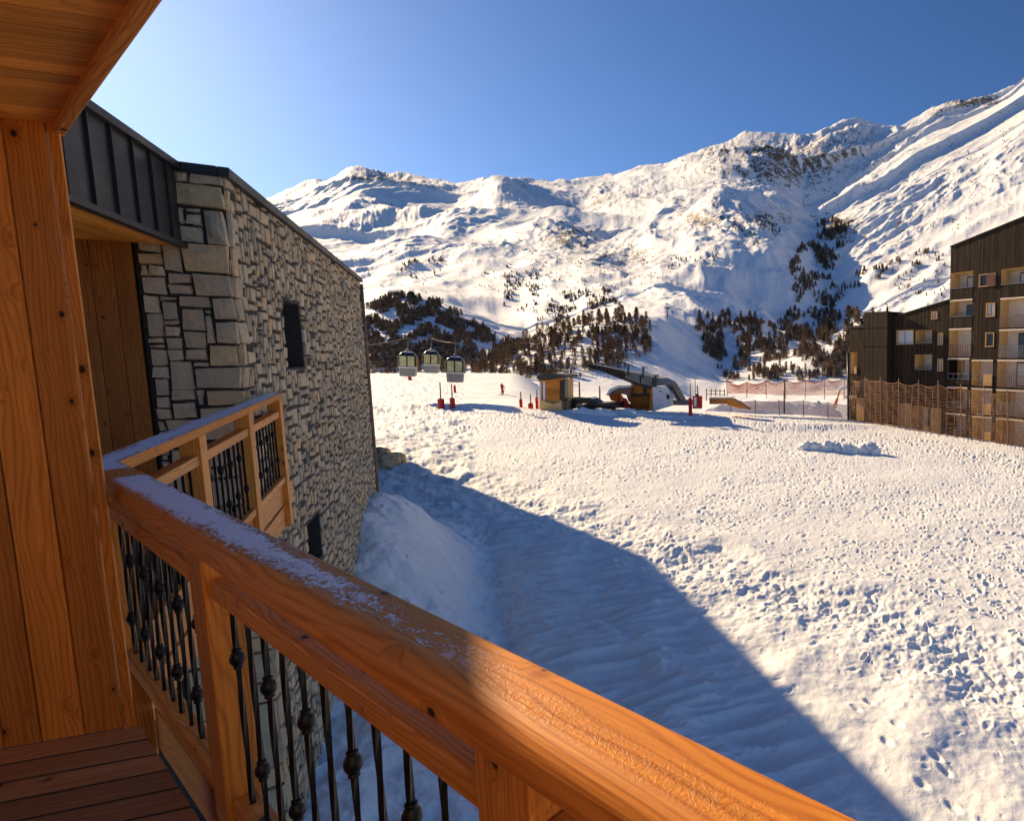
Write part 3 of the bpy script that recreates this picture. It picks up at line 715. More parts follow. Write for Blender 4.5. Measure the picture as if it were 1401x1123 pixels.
# ---------------------------------------------------------------- stone house with dark zinc roof edge
ZT, ZB = 1.82, -7.0
house = empty('stone_house', hp(3, -2, ZB), 'tall house wall of rough grey and ochre stones with dark metal roof edge', 'house')
win = []
for (u0, v0, u1, v1) in ((391, 415, 414, 503), (421, 708, 441, 775)):
    p = hp(0, 0, 0); a_ = on_plane(u0, (v0+v1)/2, p, Bp); c_ = on_plane(u1, (v0+v1)/2, p, Bp); t_ = on_plane((u0+u1)/2, v0, p, Bp); d_ = on_plane((u0+u1)/2, v1, p, Bp)
    win.append(((a_-CRN).dot(B), (c_-CRN).dot(B), d_[2], t_[2]))
cell = .058
def pack(width, height, blocked, sizes, rng):
    nx, nz = int(round(width/cell)), int(round(height/cell)); occ = np.zeros((nz, nx), bool); out = []
    for (a, b_, c, d) in blocked: occ[max(0, int(c/cell)):int(math.ceil(d/cell)), max(0, int(a/cell)):int(math.ceil(b_/cell))] = True
    for j in range(nz):
        for i in range(nx):
            if occ[j, i]: continue
            w_, h_ = sizes[rng.integers(len(sizes))]
            w = 1
            while w < w_ and i+w < nx and not occ[j, i+w]: w += 1
            h = 1
            while h < h_ and j+h < nz and not occ[j+h, i:i+w].any(): h += 1
            occ[j:j+h, i:i+w] = True; out.append((i*cell, (i+w)*cell, j*cell, (j+h)*cell))
    return out
def stone(mb, o, ex, nn, x0, x1, z0, z1, rng, r, gap=.009, bulge=.03):
    x0 += gap*rng.uniform(.4, 1.5); x1 -= gap*rng.uniform(.4, 1.5); z0 += gap*rng.uniform(.4, 1.5); z1 -= gap*rng.uniform(.4, 1.5)
    w, h = x1-x0, z1-z0
    if w < .02 or h < .02: return
    ew = min(.008/w, .3); eh = min(.008/h, .3)
    U = [0, ew, .35, .66, 1-ew, 1]; V = [0, eh, .35, .66, 1-eh, 1]
    j_ = rng.uniform(-.012, .012, (2, 2, 2)); t0 = rng.uniform(-.4, .4, 2)*bulge; bz = bulge*rng.uniform(.5, 1.35)
    P = []; UV = []
    for b_, vv in enumerate(V):
        for a, uu in enumerate(U):
            e = (a in (0, 5)) + (b_ in (0, 5)); inner = (a in (1, 4)) or (b_ in (1, 4))
            jx = (j_[0, 0]*(1-uu)*(1-vv)+j_[0, 1]*uu*(1-vv)+j_[1, 0]*(1-uu)*vv+j_[1, 1]*uu*vv)
            q = 0. if not e else 1.
            cx = x0+w*uu+jx[0]+(rng.uniform(-.007, .007) if e else 0)*1.
            cz = z0+h*vv+jx[1]+(rng.uniform(-.007, .007) if e else 0)
            if (a in (0, 5)) and (b_ in (0, 5)): cx += (.5-uu)*.02; cz += (.5-vv)*.02
            dep = -.03 if e else bz*(.72 if inner else 1.)+t0[0]*(uu-.5)*2+t0[1]*(vv-.5)*2+rng.uniform(-.12, .12)*bulge
            P.append(o+ex*cx+Zv*cz+nn*dep); UV.append((cx, cz))
    fs = [(i*6+j, i*6+j+1, (i+1)*6+j+1, (i+1)*6+j) for i in range(5) for j in range(5)]
    mb.faces(P, fs, [[UV[q] for q in f] for f in fs], r, 0, False)
rng = np.random.default_rng(5)
mb = MB()
H = ZT-ZB; SF = .66; off = .03
# corner stones
blkL, blkS, quo = [], [], []
z = 0
while z < H-.1:
    hq = rng.choice([3, 4, 5, 6, 7])*cell; hq = min(hq, H-z); wl_ = rng.choice([2, 3, 4, 5])*cell; ws_ = rng.choice([3, 4, 5, 6])*cell
    quo.append((z, z+hq, wl_, ws_)); blkL.append((0, wl_, z, z+hq)); blkS.append((0, ws_, z, z+hq)); z += hq
for z0, z1, wl_, ws_ in quo:
    r = rng.random(); stone(mb, hp(0, 0, ZB), B, Bp, 0.0, wl_, z0, z1, rng, r, .007, .03); stone(mb, hp(0, 0, ZB), -Bp, -B, 0.0, ws_, z0, z1, rng, r, .008, .035)
wb = [(a, c, d-ZB, e-ZB) for a, c, d, e in win]
sizes = [(2, 2), (3, 2), (4, 2), (5, 2), (3, 3), (2, 3), (2, 4), (4, 3), (5, 3), (6, 3), (3, 1), (4, 1), (5, 2), (2, 1), (4, 4), (6, 2), (3, 4)]
for (x0, x1, z0, z1) in pack(WL, H, blkL+wb, sizes, rng): stone(mb, hp(0, 0, ZB), B, Bp, x0, x1, z0, z1, rng, rng.random(), .019, .014)
sizes2 = [(4, 2), (5, 3), (7, 5), (6, 2), (3, 3), (2, 2), (5, 1), (6, 4), (3, 2), (8, 6), (4, 1)]
for (x0, x1, z0, z1) in pack(SF, H, blkS, sizes2, rng): stone(mb, hp(0, 0, ZB), -Bp, -B, x0, x1, z0, z1, rng, rng.random(), .006, .026)
sw = mb.build('stone_wall', M['stone'], house)
# mortar bed: strips round the two openings
mb = MB(); ks = sorted([0, WL]+[q for w_ in win for q in w_[:2]]); zs = sorted([ZB, ZT]+[q for w_ in win for q in w_[2:]])
for i in range(len(ks)-1):
    for j in range(len(zs)-1):
        kc, zc = (ks[i]+ks[i+1])/2, (zs[j]+zs[j+1])/2
        if any(w_[0] < kc < w_[1] and w_[2] < zc < w_[3] for w_ in win): continue
        mb.poly([hp(ks[i], -.014, zs[j]), hp(ks[i+1], -.014, zs[j]), hp(ks[i+1], -.014, zs[j+1]), hp(ks[i], -.014, zs[j+1])][::-1], None, .5)
mb.poly([hp(.014, 0, ZB), hp(.014, -SF, ZB), hp(.014, -SF, ZT), hp(.014, 0, ZT)][::-1], None, .5)
mb.build('mortar_bed', M['mortar'], sw)
for i, (k0, k1, z0, z1) in enumerate(win):
    fr = MB(); dp = .34
    # stone-lined reveal
    fr.box(hp(k0-.02, -.02, z0), Zv*(z1-z0), B*.03, -Bp*dp, m=0, r=.2); fr.box(hp(k1-.01, -.02, z0), Zv*(z1-z0), B*.03, -Bp*dp, m=0, r=.6)
    fr.box(hp(k0-.02, -.02, z0-.05), B*(k1-k0+.04), Zv*.05, -Bp*dp, r=.4); fr.box(hp(k0-.02, -.02, z1), B*(k1-k0+.04), Zv*.05, -Bp*dp, r=.5)
    wo_ = fr.build('window', M['mortar'], house)
    g = MB(); g.box(hp(k0, -dp, z0), B*(k1-k0), Zv*(z1-z0), -Bp*.02, r=.5); g.build('pane', M['glass'], wo_)
    g = MB()
    for kk in (k0+.01, k1-.05): g.box(hp(kk, -dp+.03, z0), Zv*(z1-z0), B*.04, -Bp*.03)
    for zz in (z0, z1-.04, z0+(z1-z0)*.62, z0+(z1-z0)*.3): g.box(hp(k0+.05, -dp+.028, zz), B*(k1-k0-.1), Zv*.04, -Bp*.026)
    g.build('frame', M['darkgrey'], wo_)
# body behind the facing, roof slab, copings
mb = MB(); mb.box(hp(.06, -7, ZB), B*(WL-.07), Bp*6.6, Zv*(H-.03)); mb.build('house_body', M['mortar'], house)
mb = MB(); mb.box(hp(WL-.012, -7, ZB), Zv*(H-.02), Bp*6.95, B*.03, r=.4); mb.build('end_wall', M['mortar'], house)
mb = MB(); mb.box(hp(-.05, -6.9, ZT+.004), B*(WL+.1), Bp*6.96, Zv*.05, r=.5); mb.build('roof', M['zinc'], house, .006)
mb = MB(); mb.box(hp(-.055, -.02, ZT-.03), B*(WL+.11), Bp*.085, Zv*.095, r=.6); mb.box(hp(-.057, -.37, ZT-.032), Bp*.345, B*.06, Zv*.098, r=.3); mb.build('coping', M['zinc'], house, .005)
mb = MB(); mb.tube([hp(WL+.03, .02, 1.75), hp(WL+.03, .02, .2), hp(WL+.03, .02, -3.8)], .045, 8); 
for z in (1.2, -.4, -2.): mb.tube([hp(WL+.03, .02, z-.02), hp(WL+.03, .02, z+.02)], .055, 8)
mb.build('drainpipe', M['pole'], house)
# zinc-clad roof edge over the next balcony
m0 = -.325; KL = 3.25
mb = MB(); kk = [0, .28, .616, .967, 1.334, 1.70, 2.07, 2.44, 2.81, KL]
for i in range(len(kk)-1):
    mb.box(hp(-kk[i+1]+.008, m0-.03, 1.11), Zv*.70, B*(kk[i+1]-kk[i]-.010), Bp*(.03+.002*(i % 2)), r=random.random())
    mb.box(hp(-kk[i+1]-.008, m0-.01, 1.11), Zv*.70, B*.014, Bp*.032, r=.3)
zp = mb.build('zinc_fascia', M['zinc'], house, .002)
mb = MB(); mb.box(hp(-KL, m0-.02, 1.06), B*(KL-.0), Bp*.065, Zv*.05, r=.7); mb.box(hp(-KL, m0-.02, 1.81), B*(KL-.06), Bp*.07, Zv*.07, r=.6); mb.build('fascia_trim', M['zinc'], house, .005)
mb = MB(); mb.box(hp(-KL, m0-4., 1.13), B*(KL-.01), Bp*3.94, Zv*.66, r=.5); mb.build('roof_box', M['zinc'], house)
mb = MB(); m_ = m0-.025
while m_ > m0-3.2: mb.box(hp(-KL, m_-.082, 1.085), B*(KL+.0), Bp*.078, Zv*.02); m_ -= .082
mb.build('soffit', M['wood_soffit'], house, .002)
mb = MB(); m_ = -SF-.012; i = 0
while m_ > -4.2:
    wd = .125+.02*math.sin(i*1.7); mb.box(hp(-.012, m_-wd, -1.7), Zv*2.79, Bp*(wd-.004), B*.03); m_ -= wd; i += 1
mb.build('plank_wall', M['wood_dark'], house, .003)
mb = MB(); mb.box(hp(-6.2, -3.8, -1.72), B*6.15, Bp*3.3, Zv*.08, r=.4); mb.build('balcony_floor', M['wood_deck'], house)
# snow lying on the roof
gx = np.linspace(-2.9, 2.0, 60); gm = np.linspace(-3.4, -.42, 50); GK, GM_ = np.meshgrid(gx, gm)
hh = .30*np.exp(-((GK+.55)/.75)**2)*np.exp(-((GM_+1.35)/.6)**2)+.10*sst(-.42, -.9, GM_)*sst(-2.9, -2.2, GK)*sst(2., 1., GK)+.02*fbm(GK*1.3, GM_*1.3, 2, 9)*sst(-.42, -.7, GM_)
P3 = CRN[None, None, :]+B*GK[..., None]+Bp*GM_[..., None]
tag(link('roof_snow', grid_mesh('roof_snow', P3[..., 0], P3[..., 1], 1.86+hh), M['snow_clean']), 'thin snow mound lying on the dark metal roof edge', 'snow', kind='stuff')
# ---------------------------------------------------------------- unseen added block behind it, placed to throw the long shadow over the bank
def ground_hit(u, v, far=60):
    d = ray(u, v); d = d/d[1]
    for t_ in np.linspace(4, far, 3000):
        p = d*t_
        if p[2] < ground(np.array([p[0]]), np.array([p[1]]), False)[0]: return p
    return p
def hide_behind(g, umax):
    for q in np.linspace(.2, 80, 6000):
        p = g+SUN*q
        if CX+F*p[0]/(p[1]*CP-p[2]*SP) < umax: return p
CASTER_TOP = hide_behind(ground_hit(*SHADOW_PX), 480)
caster = empty('shadow_caster', (CASTER_TOP[0], CASTER_TOP[1], -6), 'added flat-topped block behind the stone house that casts the snow shadow', 'chalet')
BD = np.array([-.555, .832, 0.]); BN = np.array([.832, .555, 0.])
mb = MB(); o = np.array([CASTER_TOP[0], CASTER_TOP[1], -8.])-BD*16-BN*9
mb.box(o, BD*16, BN*8.98, Zv*(CASTER_TOP[2]+7.9), r=.3); mb.build('wall', M['mortar'], caster)
mb = MB(); mb.box(o+Zv*(CASTER_TOP[2]+7.9)-BD*.05, BD*16.05, BN*9., Zv*.10, r=.5); mb.build('roof', M['zinc'], caster)
# ---------------------------------------------------------------- rocks at the foot of the far corner
def rock(name, p, r, seed, mat, label, cat, sq=(1, 1, 1), group=None):
    bm = bmesh.new(); bmesh.ops.create_icosphere(bm, subdivisions=3, radius=1.)
    co = np.array([v.co for v in bm.verts]); n_ = gnoise(co[:, 0]*1.7+seed, co[:, 1]*1.7+co[:, 2]*1.3, seed)+.5*gnoise(co[:, 0]*4+seed, co[:, 1]*4-co[:, 2]*3, seed+1)
    for v, d in zip(bm.verts, n_):
        c = Vector([round(q*2.2)/2.2*.35+q*.65 for q in v.co]); v.co = Vector((c.x*sq[0], c.y*sq[1], c.z*sq[2]))*r*(1+.22*d)
    me = bpy.data.meshes.new(name); bm.to_mesh(me); bm.free()
    o = link(name, me, mat); o.location = Vector(p); return tag(o, label, cat, group)
for i, (u, v, r, lab) in enumerate(((523, 634, .42, 'ochre boulder poking out of the snow nearest the far end of the stone wall'), (540, 630, .30, 'small ochre boulder half under snow to the right of a bigger boulder by the wall'), (519, 622, .3, 'low snow-dusted rock behind the ochre boulder at the end of the wall'))):
    p = ground_hit(u, v+4); p[2] = gz(p[0], p[1])+.2; rock('boulder', p, r*1.25, 3+i, M['rock'], lab, 'rock', (1.3, 1., .8))
# ---------------------------------------------------------------- things round the lift
XV, YV = np.array([1., 0, 0]), np.array([0, 1., 0])
def pxs(mb, pts, Y, depth, m=0, r=None):
    """an outline at distance Y, given real thickness away from the viewer"""
    q = [at(u, v, Y) for u, v in pts]; pr_ = [(p[0], p[2]) for p in q]
    ar = sum(pr_[i][0]*pr_[(i+1) % len(pr_)][1]-pr_[(i+1) % len(pr_)][0]*pr_[i][1] for i in range(len(pr_)))
    if ar < 0: pr_ = pr_[::-1]
    mb.prism(pr_, (0, Y+depth, 0), XV, Zv, -YV, depth, r, m)
def pxr(mb, u0, v0, u1, v1, Y, depth, m=0, r=None): pxs(mb, [(u0, v1), (u1, v1), (u1, v0), (u0, v0)], Y, depth, m, r)
# gondola cabins: one built, two copied
def cabin():
    t = empty('gondola_cabin', (0, 0, 0), 'gondola cabin', 'gondola')
    def shell(prof, name, mat, n=20, par=None):
        mb = MB(); V = []; fs = []
        for z, a, b_ in prof:
            for j in range(n):
                q = 2*math.pi*j/n; c, s = math.cos(q), math.sin(q); e = .38
                V.append((a*math.copysign(abs(c)**e, c), b_*math.copysign(abs(s)**e, s), z))
        for i in range(len(prof)-1):
            for j in range(n): fs.append((i*n+j, i*n+(j+1) % n, (i+1)*n+(j+1) % n, (i+1)*n+j))
        fs.append(tuple(range(n-1, -1, -1))); fs.append(tuple((len(prof)-1)*n+j for j in range(n)))
        mb.faces(V, fs, None, .5, 0, False); return mb.build(name, mat, par or t, .012)
    shell([(0, .62, .55), (.06, .74, .66), (.72, .80, .72), (.74, .80, .72)], 'lower_hull', M['cabin_grey'])
    shell([(.74, .845, .76), (.84, .845, .76)], 'belt', M['white'])
    shell([(.84, .80, .72), (1.55, .78, .70), (1.92, .72, .64), (2.06, .55, .5)], 'upper_body', M['black'])
    shell([(2.05, .50, .45), (2.12, .44, .40), (2.17, .2, .2)], 'roof_cap', M['snow_clean'])
    for sx, sy in ((0, -1), (0, 1), (-1, 0), (1, 0)):
        for h in (-1, 1):
            mb = MB(); wdt = .30
            if sx == 0: mb.box((h*.36-wdt, sy*.735-.02, .90), (2*wdt, 0, 0), (0, .04, 0), (0, -.0, .86), r=.5)
            else: mb.box((sx*.81-.02, h*.30-.24, .90), (.04, 0, 0), (0, .48, 0), (-sx*.0, 0, .86), r=.5)
            mb.build('window', M['cabin_glass'], t, .01)
    mb = MB(); mb.tube([(0, 0, 2.15), (0, 0, 2.35), (.0, .0, 2.75), (.06, .0, 3.25)], .05, 6); mb.tube([(-.3, 0, 2.15), (0, 0, 2.4), (.3, 0, 2.15)], .035, 5); mb.build('hanger', M['grey'], t)
    mb = MB(); mb.box((-.42, -.09, 3.2), (.9, 0, .0), (0, .18, 0), (0, 0, .13)); mb.build('grip', M['pole'], t, .02)
    for sx in (-1, 1):
        mb = MB(); mb.box((sx*.86-.05, -.25, .78), (.1, 0, 0), (0, .5, 0), (0, 0, .9), r=.4); mb.build('door_rail', M['pole'], t, .02)
    return t
YG = 52.; cab0 = cabin()
cabs = [(558.5, 515, 0, 'grey gondola cabin with tinted windows, hanging nearest the stone house'), (590.5, 510.5, .6, 'grey gondola cabin with tinted windows, hanging between two others'), (623, 523, -1.2, 'grey gondola cabin with tinted windows, hanging nearest the wooden lift hut')]
tops = []
for i, (u, v, dy, lab) in enumerate(cabs):
    c = cab0 if i == 0 else copy_tree(cab0)
    p = at(u, v, YG+dy); c.location = p; c.rotation_euler = (0, R(3), R(28)); s_ = (1.02, .94, 1.04)[i]; c.scale = (s_*.78, s_*.78, s_)
    c['label'] = lab; c['group'] = 'gondola cabins on the lift cable'; tops.append(p+np.array([.2, 0, 3.30*s_]))
mb = MB(); pts = [at(300, 500, 46), at(440, 481, 50)]+[tuple(q) for q in tops]+[at(700, 480, 51), at(806, 502, 51)]
full = []
for i in range(len(pts)-1):
    a_, b_ = np.array(pts[i]), np.array(pts[i+1])
    for f in np.linspace(0, 1, 8, endpoint=False): full.append(a_+(b_-a_)*f-Zv*.12*math.sin(math.pi*f))
full.append(np.array(pts[-1])); mb.tube(full, .028, 5)
tag(mb.build('lift_cable', M['cable']), 'thin dark steel cable carrying the gondola cabins', 'cable')
# padded poles
PADS = [(604, 561, 16, 523, 8, 'thick red pad on a pole straight below the middle gondola'), (619.5, 559, 15, 525, 6, 'red padded pole standing under the gondola nearest the hut'),
        (561, 521, 7, 511, 4, 'tiny red marker below the gondola nearest the stone house'), (622.5, 537, 9, 526, 3, 'small red post farther back on the piste behind the gondolas'),
        (713, 557.5, 12, 536, 4, 'narrow red padded pole, farthest from the wooden hut of the three beside it'), (726.5, 564, 13, 539, 6.5, 'squat red padded pole in the middle of three beside the hut'), (735, 557, 14, 533, 4, 'red padded pole touching the wooden hut'),
        (944.5, 556, 12, 524, 5, 'red padded pole beside the lift station ramp')]
for u, v, hp_, vt, wpx, lab in PADS:
    Y = 47. if v > 545 else ground_hit(u, v, 140)[1]
    p = at(u, v, Y); m_ = Y/800; gzz = gz(p[0], p[1]); base = min(p[2], gzz+.0)
    t = empty('padded_pole', p, lab, 'padded pole', 'red padded poles round the lift')
    mb = MB(); mb.tube([(p[0], p[1], base-.2), (p[0]+.02, p[1], at(u, vt, Y)[2])], .045 if Y < 60 else .06, 6); mb.build('pole', M['pole'], t)
    mb = MB(); rr_ = wpx*m_/2; mb.lathe((p[0], p[1], base-.1), [(0, rr_*.95), (.08, rr_), (hp_*m_+p[2]-base+.02, rr_), (hp_*m_+p[2]-base+.08, rr_*.9)], 10); mb.build('pad', M['red'], t)
t = empty('barrier_pad', at(954, 557, 46.5), 'red and white padded barrier block with a thin mast, beside the lift station', 'barrier')
mb = MB(); pxr(mb, 947.5, 542, 959, 559, 46.5, .5); mb.build('pad', M['red'], t, .05)
mb = MB(); pxr(mb, 949.5, 543.5, 952.8, 556, 46.46, .04); mb.build('stripe', M['white'], t)
mb = MB(); mb.tube([at(952, 545, 46.7), at(950, 500, 46.7)], .03, 5); mb.tube([at(955, 543, 46.7), at(954, 527, 46.7)], .05, 5); mb.build('mast', M['pole'], t)
mb = MB(); pxr(mb, 951, 539, 955, 543, 46.6, .3); mb.build('lamp', M['black'], t, .03)
# wooden lift hut
YH = 46.; hut = empty('lift_hut', at(754, 563, YH), 'small wooden lift hut with dark sloping roof and curved pale base', 'hut')
mb = MB(); pxr(mb, 738, 519, 772, 566, YH+.25, 1.6); mb.build('body', M['wood_pale'], hut, .02)
mb = MB(); pxs(mb, [(733.5, 517), (736.5, 512.5), (757, 511), (773, 513), (773.5, 517), (752, 519.5), (738, 520)], YH-.15, 2.2); mb.build('roof', M['darkgrey'], hut, .03)
mb = MB(); pxs(mb, [(734, 516.5), (738, 520.5), (752, 520), (772, 517), (772, 519), (752, 522), (738, 522.5)], YH-.05, .3); mb.build('roof_board', M['wood_post'], hut, .01)
mb = MB(); pxr(mb, 746.5, 521, 766, 547, YH+.12, .1); mb.build('front_panel', M['wood_post'], hut, .01)
mb = MB(); pxr(mb, 747, 531.5, 765.5, 541, YH+.09, .04, r=.05); mb.build('notice_board', M['wood'], hut, .01)
for u0, u1 in ((738.2, 740), (743, 745.8)):
    mb = MB(); pxr(mb, u0, 520.5, u1, 549, YH+.06, .12); mb.build('white_post', M['white'], hut, .01)
mb = MB(); pxs(mb, [(739, 547), (748, 550.5), (757, 552.5), (764, 551), (768, 548), (769, 565), (739.5, 566)], YH-.1, .4); mb.build('base', M['tan'], hut, .04)
mb = MB(); pxr(mb, 746, 562.6, 767.5, 567, YH-.2, .3); mb.build('kick_board', M['orange'], hut, .02)
mb = MB(); pxr(mb, 767.2, 518, 773, 549, YH+.05, .5); mb.build('side_rack', M['black'], hut, .02)
mb = MB(); pxr(mb, 768.5, 549, 772, 564, YH+.02, .4); mb.build('side_post', M['pole'], hut, .02)
# low black machine
mach = empty('covered_machine', at(810, 560, 47), 'low black machine with a smooth hood, half sunk in snow beside the lift hut', 'machine')
mb = MB(); pxs(mb, [(790, 560), (791, 556), (798, 553), (815, 551.8), (840, 551), (843, 554), (842, 559), (832, 560.5), (812, 564), (800, 565)], 46.8, 1.8); mb.build('body', M['black'], mach, .12, 3)
mb = MB(); pxs(mb, [(786, 550), (788, 546.2), (797, 544.6), (806, 544.2), (811, 546.5), (818, 551.5), (790, 552.5)], 47.1, 1.3); mb.build('hood', M['darkgrey'], mach, .12, 3)
mb = MB(); pxs(mb, [(790, 549.5), (793, 547), (804, 546.2), (812, 550), (791, 551)], 47.05, .1); mb.build('windscreen', M['black'], mach, .03)
mb = MB(); pxs(mb, [(788, 545.9), (797, 544.0), (806, 543.5), (811, 545.6), (805, 544.8), (797, 545.0)], 47.15, 1.2); mb.build('snow_cover', M['snow_clean'], mach)
mb = MB(); pxr(mb, 771, 546, 788, 559, 47.5, 1.2); pxr(mb, 772, 543.5, 800, 546, 48., .4); mb.build('rack', M['cable'], mach, .04)
for u, vt in ((781, 505), (782.5, 502), (792.5, 522), (820, 528)):
    Y = 50.+u % 3; g_ = gz(*at(u, 540, Y)[:2])
    mb = MB(); p = at(u, 540, Y); mb.tube([(p[0], Y, g_-.2), (p[0]+.05, Y, at(u, vt, Y)[2])], [.09, .06], 6)
    tag(mb.build('timber_post', M['pole']), 'weathered timber post standing in snow behind the low black machine', 'post', 'timber posts behind the machine')
# lift station
YS = 49.; st = empty('lift_station', at(890, 560, YS), 'low ski lift station with a long dark boom, wooden cabin and white end wall', 'lift station')
mb = MB(); pxs(mb, [(803, 499), (809, 498), (855, 507.5), (856, 516), (838, 513.5), (805, 501.5)], YS+.2, .9); mb.build('boom', M['black'], st, .05)
mb = MB(); pxs(mb, [(830, 511), (854, 517), (895, 531), (893, 534), (868, 526), (838, 514)], YS+.1, .7); mb.build('lower_beam', M['cable'], st, .04)
for o_, nm in (([(853.5, 507), (874, 511), (876, 525), (858, 518)], 'cover'), ([(877, 511.5), (893, 516), (891, 528.5), (877, 525)], 'cover'), ([(895, 516.5), (905, 518), (915, 523), (920, 530), (912, 526.5), (899, 528), (893, 529)], 'cover')):
    mb = MB(); pxs(mb, o_, YS-.1, 1.9); mb.build(nm, M['grey'], st, .05)
mb = MB(); pxs(mb, [(912, 524), (918, 525), (922, 532), (931.5, 548), (928, 549), (919, 534), (911, 528)], YS-.05, 1.7); mb.build('end_hood', M['darkgrey'], st, .04)
for u, v0, v1 in ((859.8, 498.5, 511), (880, 502.5, 514), (896.5, 513, 530)):
    mb = MB(); mb.bar(at(u+.8, v0, YS-.2), at(u-1.2, v1+3, YS-.2), .12, .16, up=(0, 1, 0)); mb.build('stanchion', M['cable'], st, .02)
    mb = MB(); pxr(mb, u-2.5, v0-.5, u+2.5, v0+2, YS-.3, .6); mb.build('roller_housing', M['grey'], st, .05)
mb = MB(); pxr(mb, 863, 522, 891, 556, YS+.6, 1.6); mb.build('cabin', M['wood_post'], st, .02)
mb = MB(); pxr(mb, 864, 538.6, 890, 541.5, YS+.5, .3); pxr(mb, 879.5, 525, 885, 539, YS+.56, .1); mb.build('cabin_window', M['black'], st, .01)
mb = MB(); pxr(mb, 862, 543, 891, 562, YS+.2, .3, r=.1); mb.build('cabin_panel', M['wood_dark'], st, .02)
mb = MB(); pxs(mb, [(890.5, 530), (893, 529.5), (893, 563), (888, 560), (890, 545)], YS-.4, .5); mb.build('corner_board', M['wood_post'], st, .01)
mb = MB(); pxs(mb, [(893, 529.5), (906, 530.5), (911.5, 528.5), (916.5, 536), (917, 556), (906, 559), (893.5, 563)], YS-.4, .9); mb.build('end_wall', M['white'], st, .03)
mb = MB(); pxs(mb, [(911.5, 541), (914, 539), (916.5, 542), (914.5, 546.5), (912, 545)], YS-.44, .1); pxr(mb, 902, 534.6, 905, 536, YS-.44, .08); mb.build('wall_fittings', M['black'], st, .01)
mb = MB(); pxs(mb, [(914.5, 533), (921, 533), (926, 546.5), (917.5, 545)], YS+.1, .5); mb.build('side_sheet', M['white'], st, .02)
mb = MB(); pxr(mb, 906, 547.5, 946, 554.5, YS+.8, 1.); mb.build('ramp', M['grey'], st, .03)
mb = MB(); pxs(mb, [(830, 541), (835, 533.5), (846, 529), (861, 528), (863, 533), (860, 550), (857, 540), (846, 538.5), (836, 541)], YS-.2, 1.6); mb.build('hood', M['pole'], st, .05)
mb = MB(); pxs(mb, [(829, 540.5), (834, 532), (846, 527), (862, 526.5), (862, 529.5), (847, 530.5), (837, 535), (832, 541)], YS-.25, 1.7); mb.build('hood_snow', M['snow_clean'], st, .04)
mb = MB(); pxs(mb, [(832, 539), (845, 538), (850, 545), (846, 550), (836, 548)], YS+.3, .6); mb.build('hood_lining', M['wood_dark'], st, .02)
mb = MB(); pxs(mb, [(851, 545), (854, 545.5), (857, 551), (863, 558.5), (851, 558.5)], YS-.3, .5); pxs(mb, [(842, 553), (846, 551.5), (847, 558.5), (842, 558.5)], YS-.3, .5); mb.build('guard_pad', M['red'], st, .05)
mb = MB(); pxr(mb, 843, 549, 852, 558, YS, .8); mb.build('motor_box', M['black'], st, .04)
# snow banked against the station foot
def mound(name, u, v, Y, wx, wy, h, seed, lab, lump=1.):
    c = at(u, v, Y); n = 46; gx, gy = np.meshgrid(np.linspace(-1, 1, n), np.linspace(-1, 1, n)); r_ = np.sqrt(gx**2+gy**2)
    X_ = c[0]+gx*wx; Y_ = c[1]+gy*wy
    prof = np.clip(1-r_**2, 0, 1)**.7
    hh = h*prof*(.55+lump*.55*fbm(X_*.9, Y_*.9, 3, seed)+.35*np.maximum(0, gnoise(X_*1.9, Y_*1.9, seed+3)))
    Z_ = ground(X_, Y_)-.06*(r_ > .8)-.25*sst(.85, 1.1, r_)+np.maximum(hh, -.02)
    return tag(link(name, grid_mesh(name, X_, Y_, Z_), M['snow_clean']), lab, 'snow heap')
mound('snow_heap', 900, 563, 47.2, 4.6, .9, .42, 3, 'long low ridge of ploughed snow at the foot of the lift station')
mound('snow_heap', 807, 566, 46.0, 2.4, .7, .5, 8, 'short snow heap in front of the low black machine')
# boulders of frozen snow on the piste
heap = empty('snow_blocks', at(1150, 625, 36), 'pile of rough broken snow blocks alone on the trampled piste', 'snow pile')
rg = np.random.default_rng(4)
for i, (u, v, r) in enumerate([(1101, 619, .34), (1108, 617, .32), (1116, 620, .38), (1124, 616, .36), (1131, 620, .42), (1139, 616, .40), (1146, 621, .40), (1152, 616, .36), (1158, 622, .44), (1165, 626, .36), (1180, 622, .42), (1190, 620, .50), (1197, 624, .40), (1184, 614, .36), (1170, 618, .26), (1174, 624, .22)]):
    Y = 36.4-.05*(v-615); p = at(u, v, Y); p[2] = gz(p[0], Y)+r*.35
    bm = bmesh.new(); bmesh.ops.create_icosphere(bm, subdivisions=3, radius=1.); co = np.array([q.co for q in bm.verts])
    n_ = gnoise(co[:, 0]*1.3+i*3, co[:, 1]*1.3+co[:, 2], i)+.6*gnoise(co[:, 0]*3.1+i, co[:, 2]*3.1+co[:, 1]*2, i+50)
    sx, sy, sz = rg.uniform(.8, 1.35), rg.uniform(.7, 1.1), rg.uniform(.65, 1.05)
    for q, d in zip(bm.verts, n_): q.co = Vector((p[0]+q.co.x*r*sx*(1+.42*d), p[1]+q.co.y*r*sy*(1+.42*d), p[2]+q.co.z*r*sz*(1+.42*d)))
    me = bpy.data.meshes.new('snow_block'); bm.to_mesh(me); bm.free()
    for f in me.polygons: f.use_smooth = True
    link('snow_block', me, M['snow_clean'], heap)
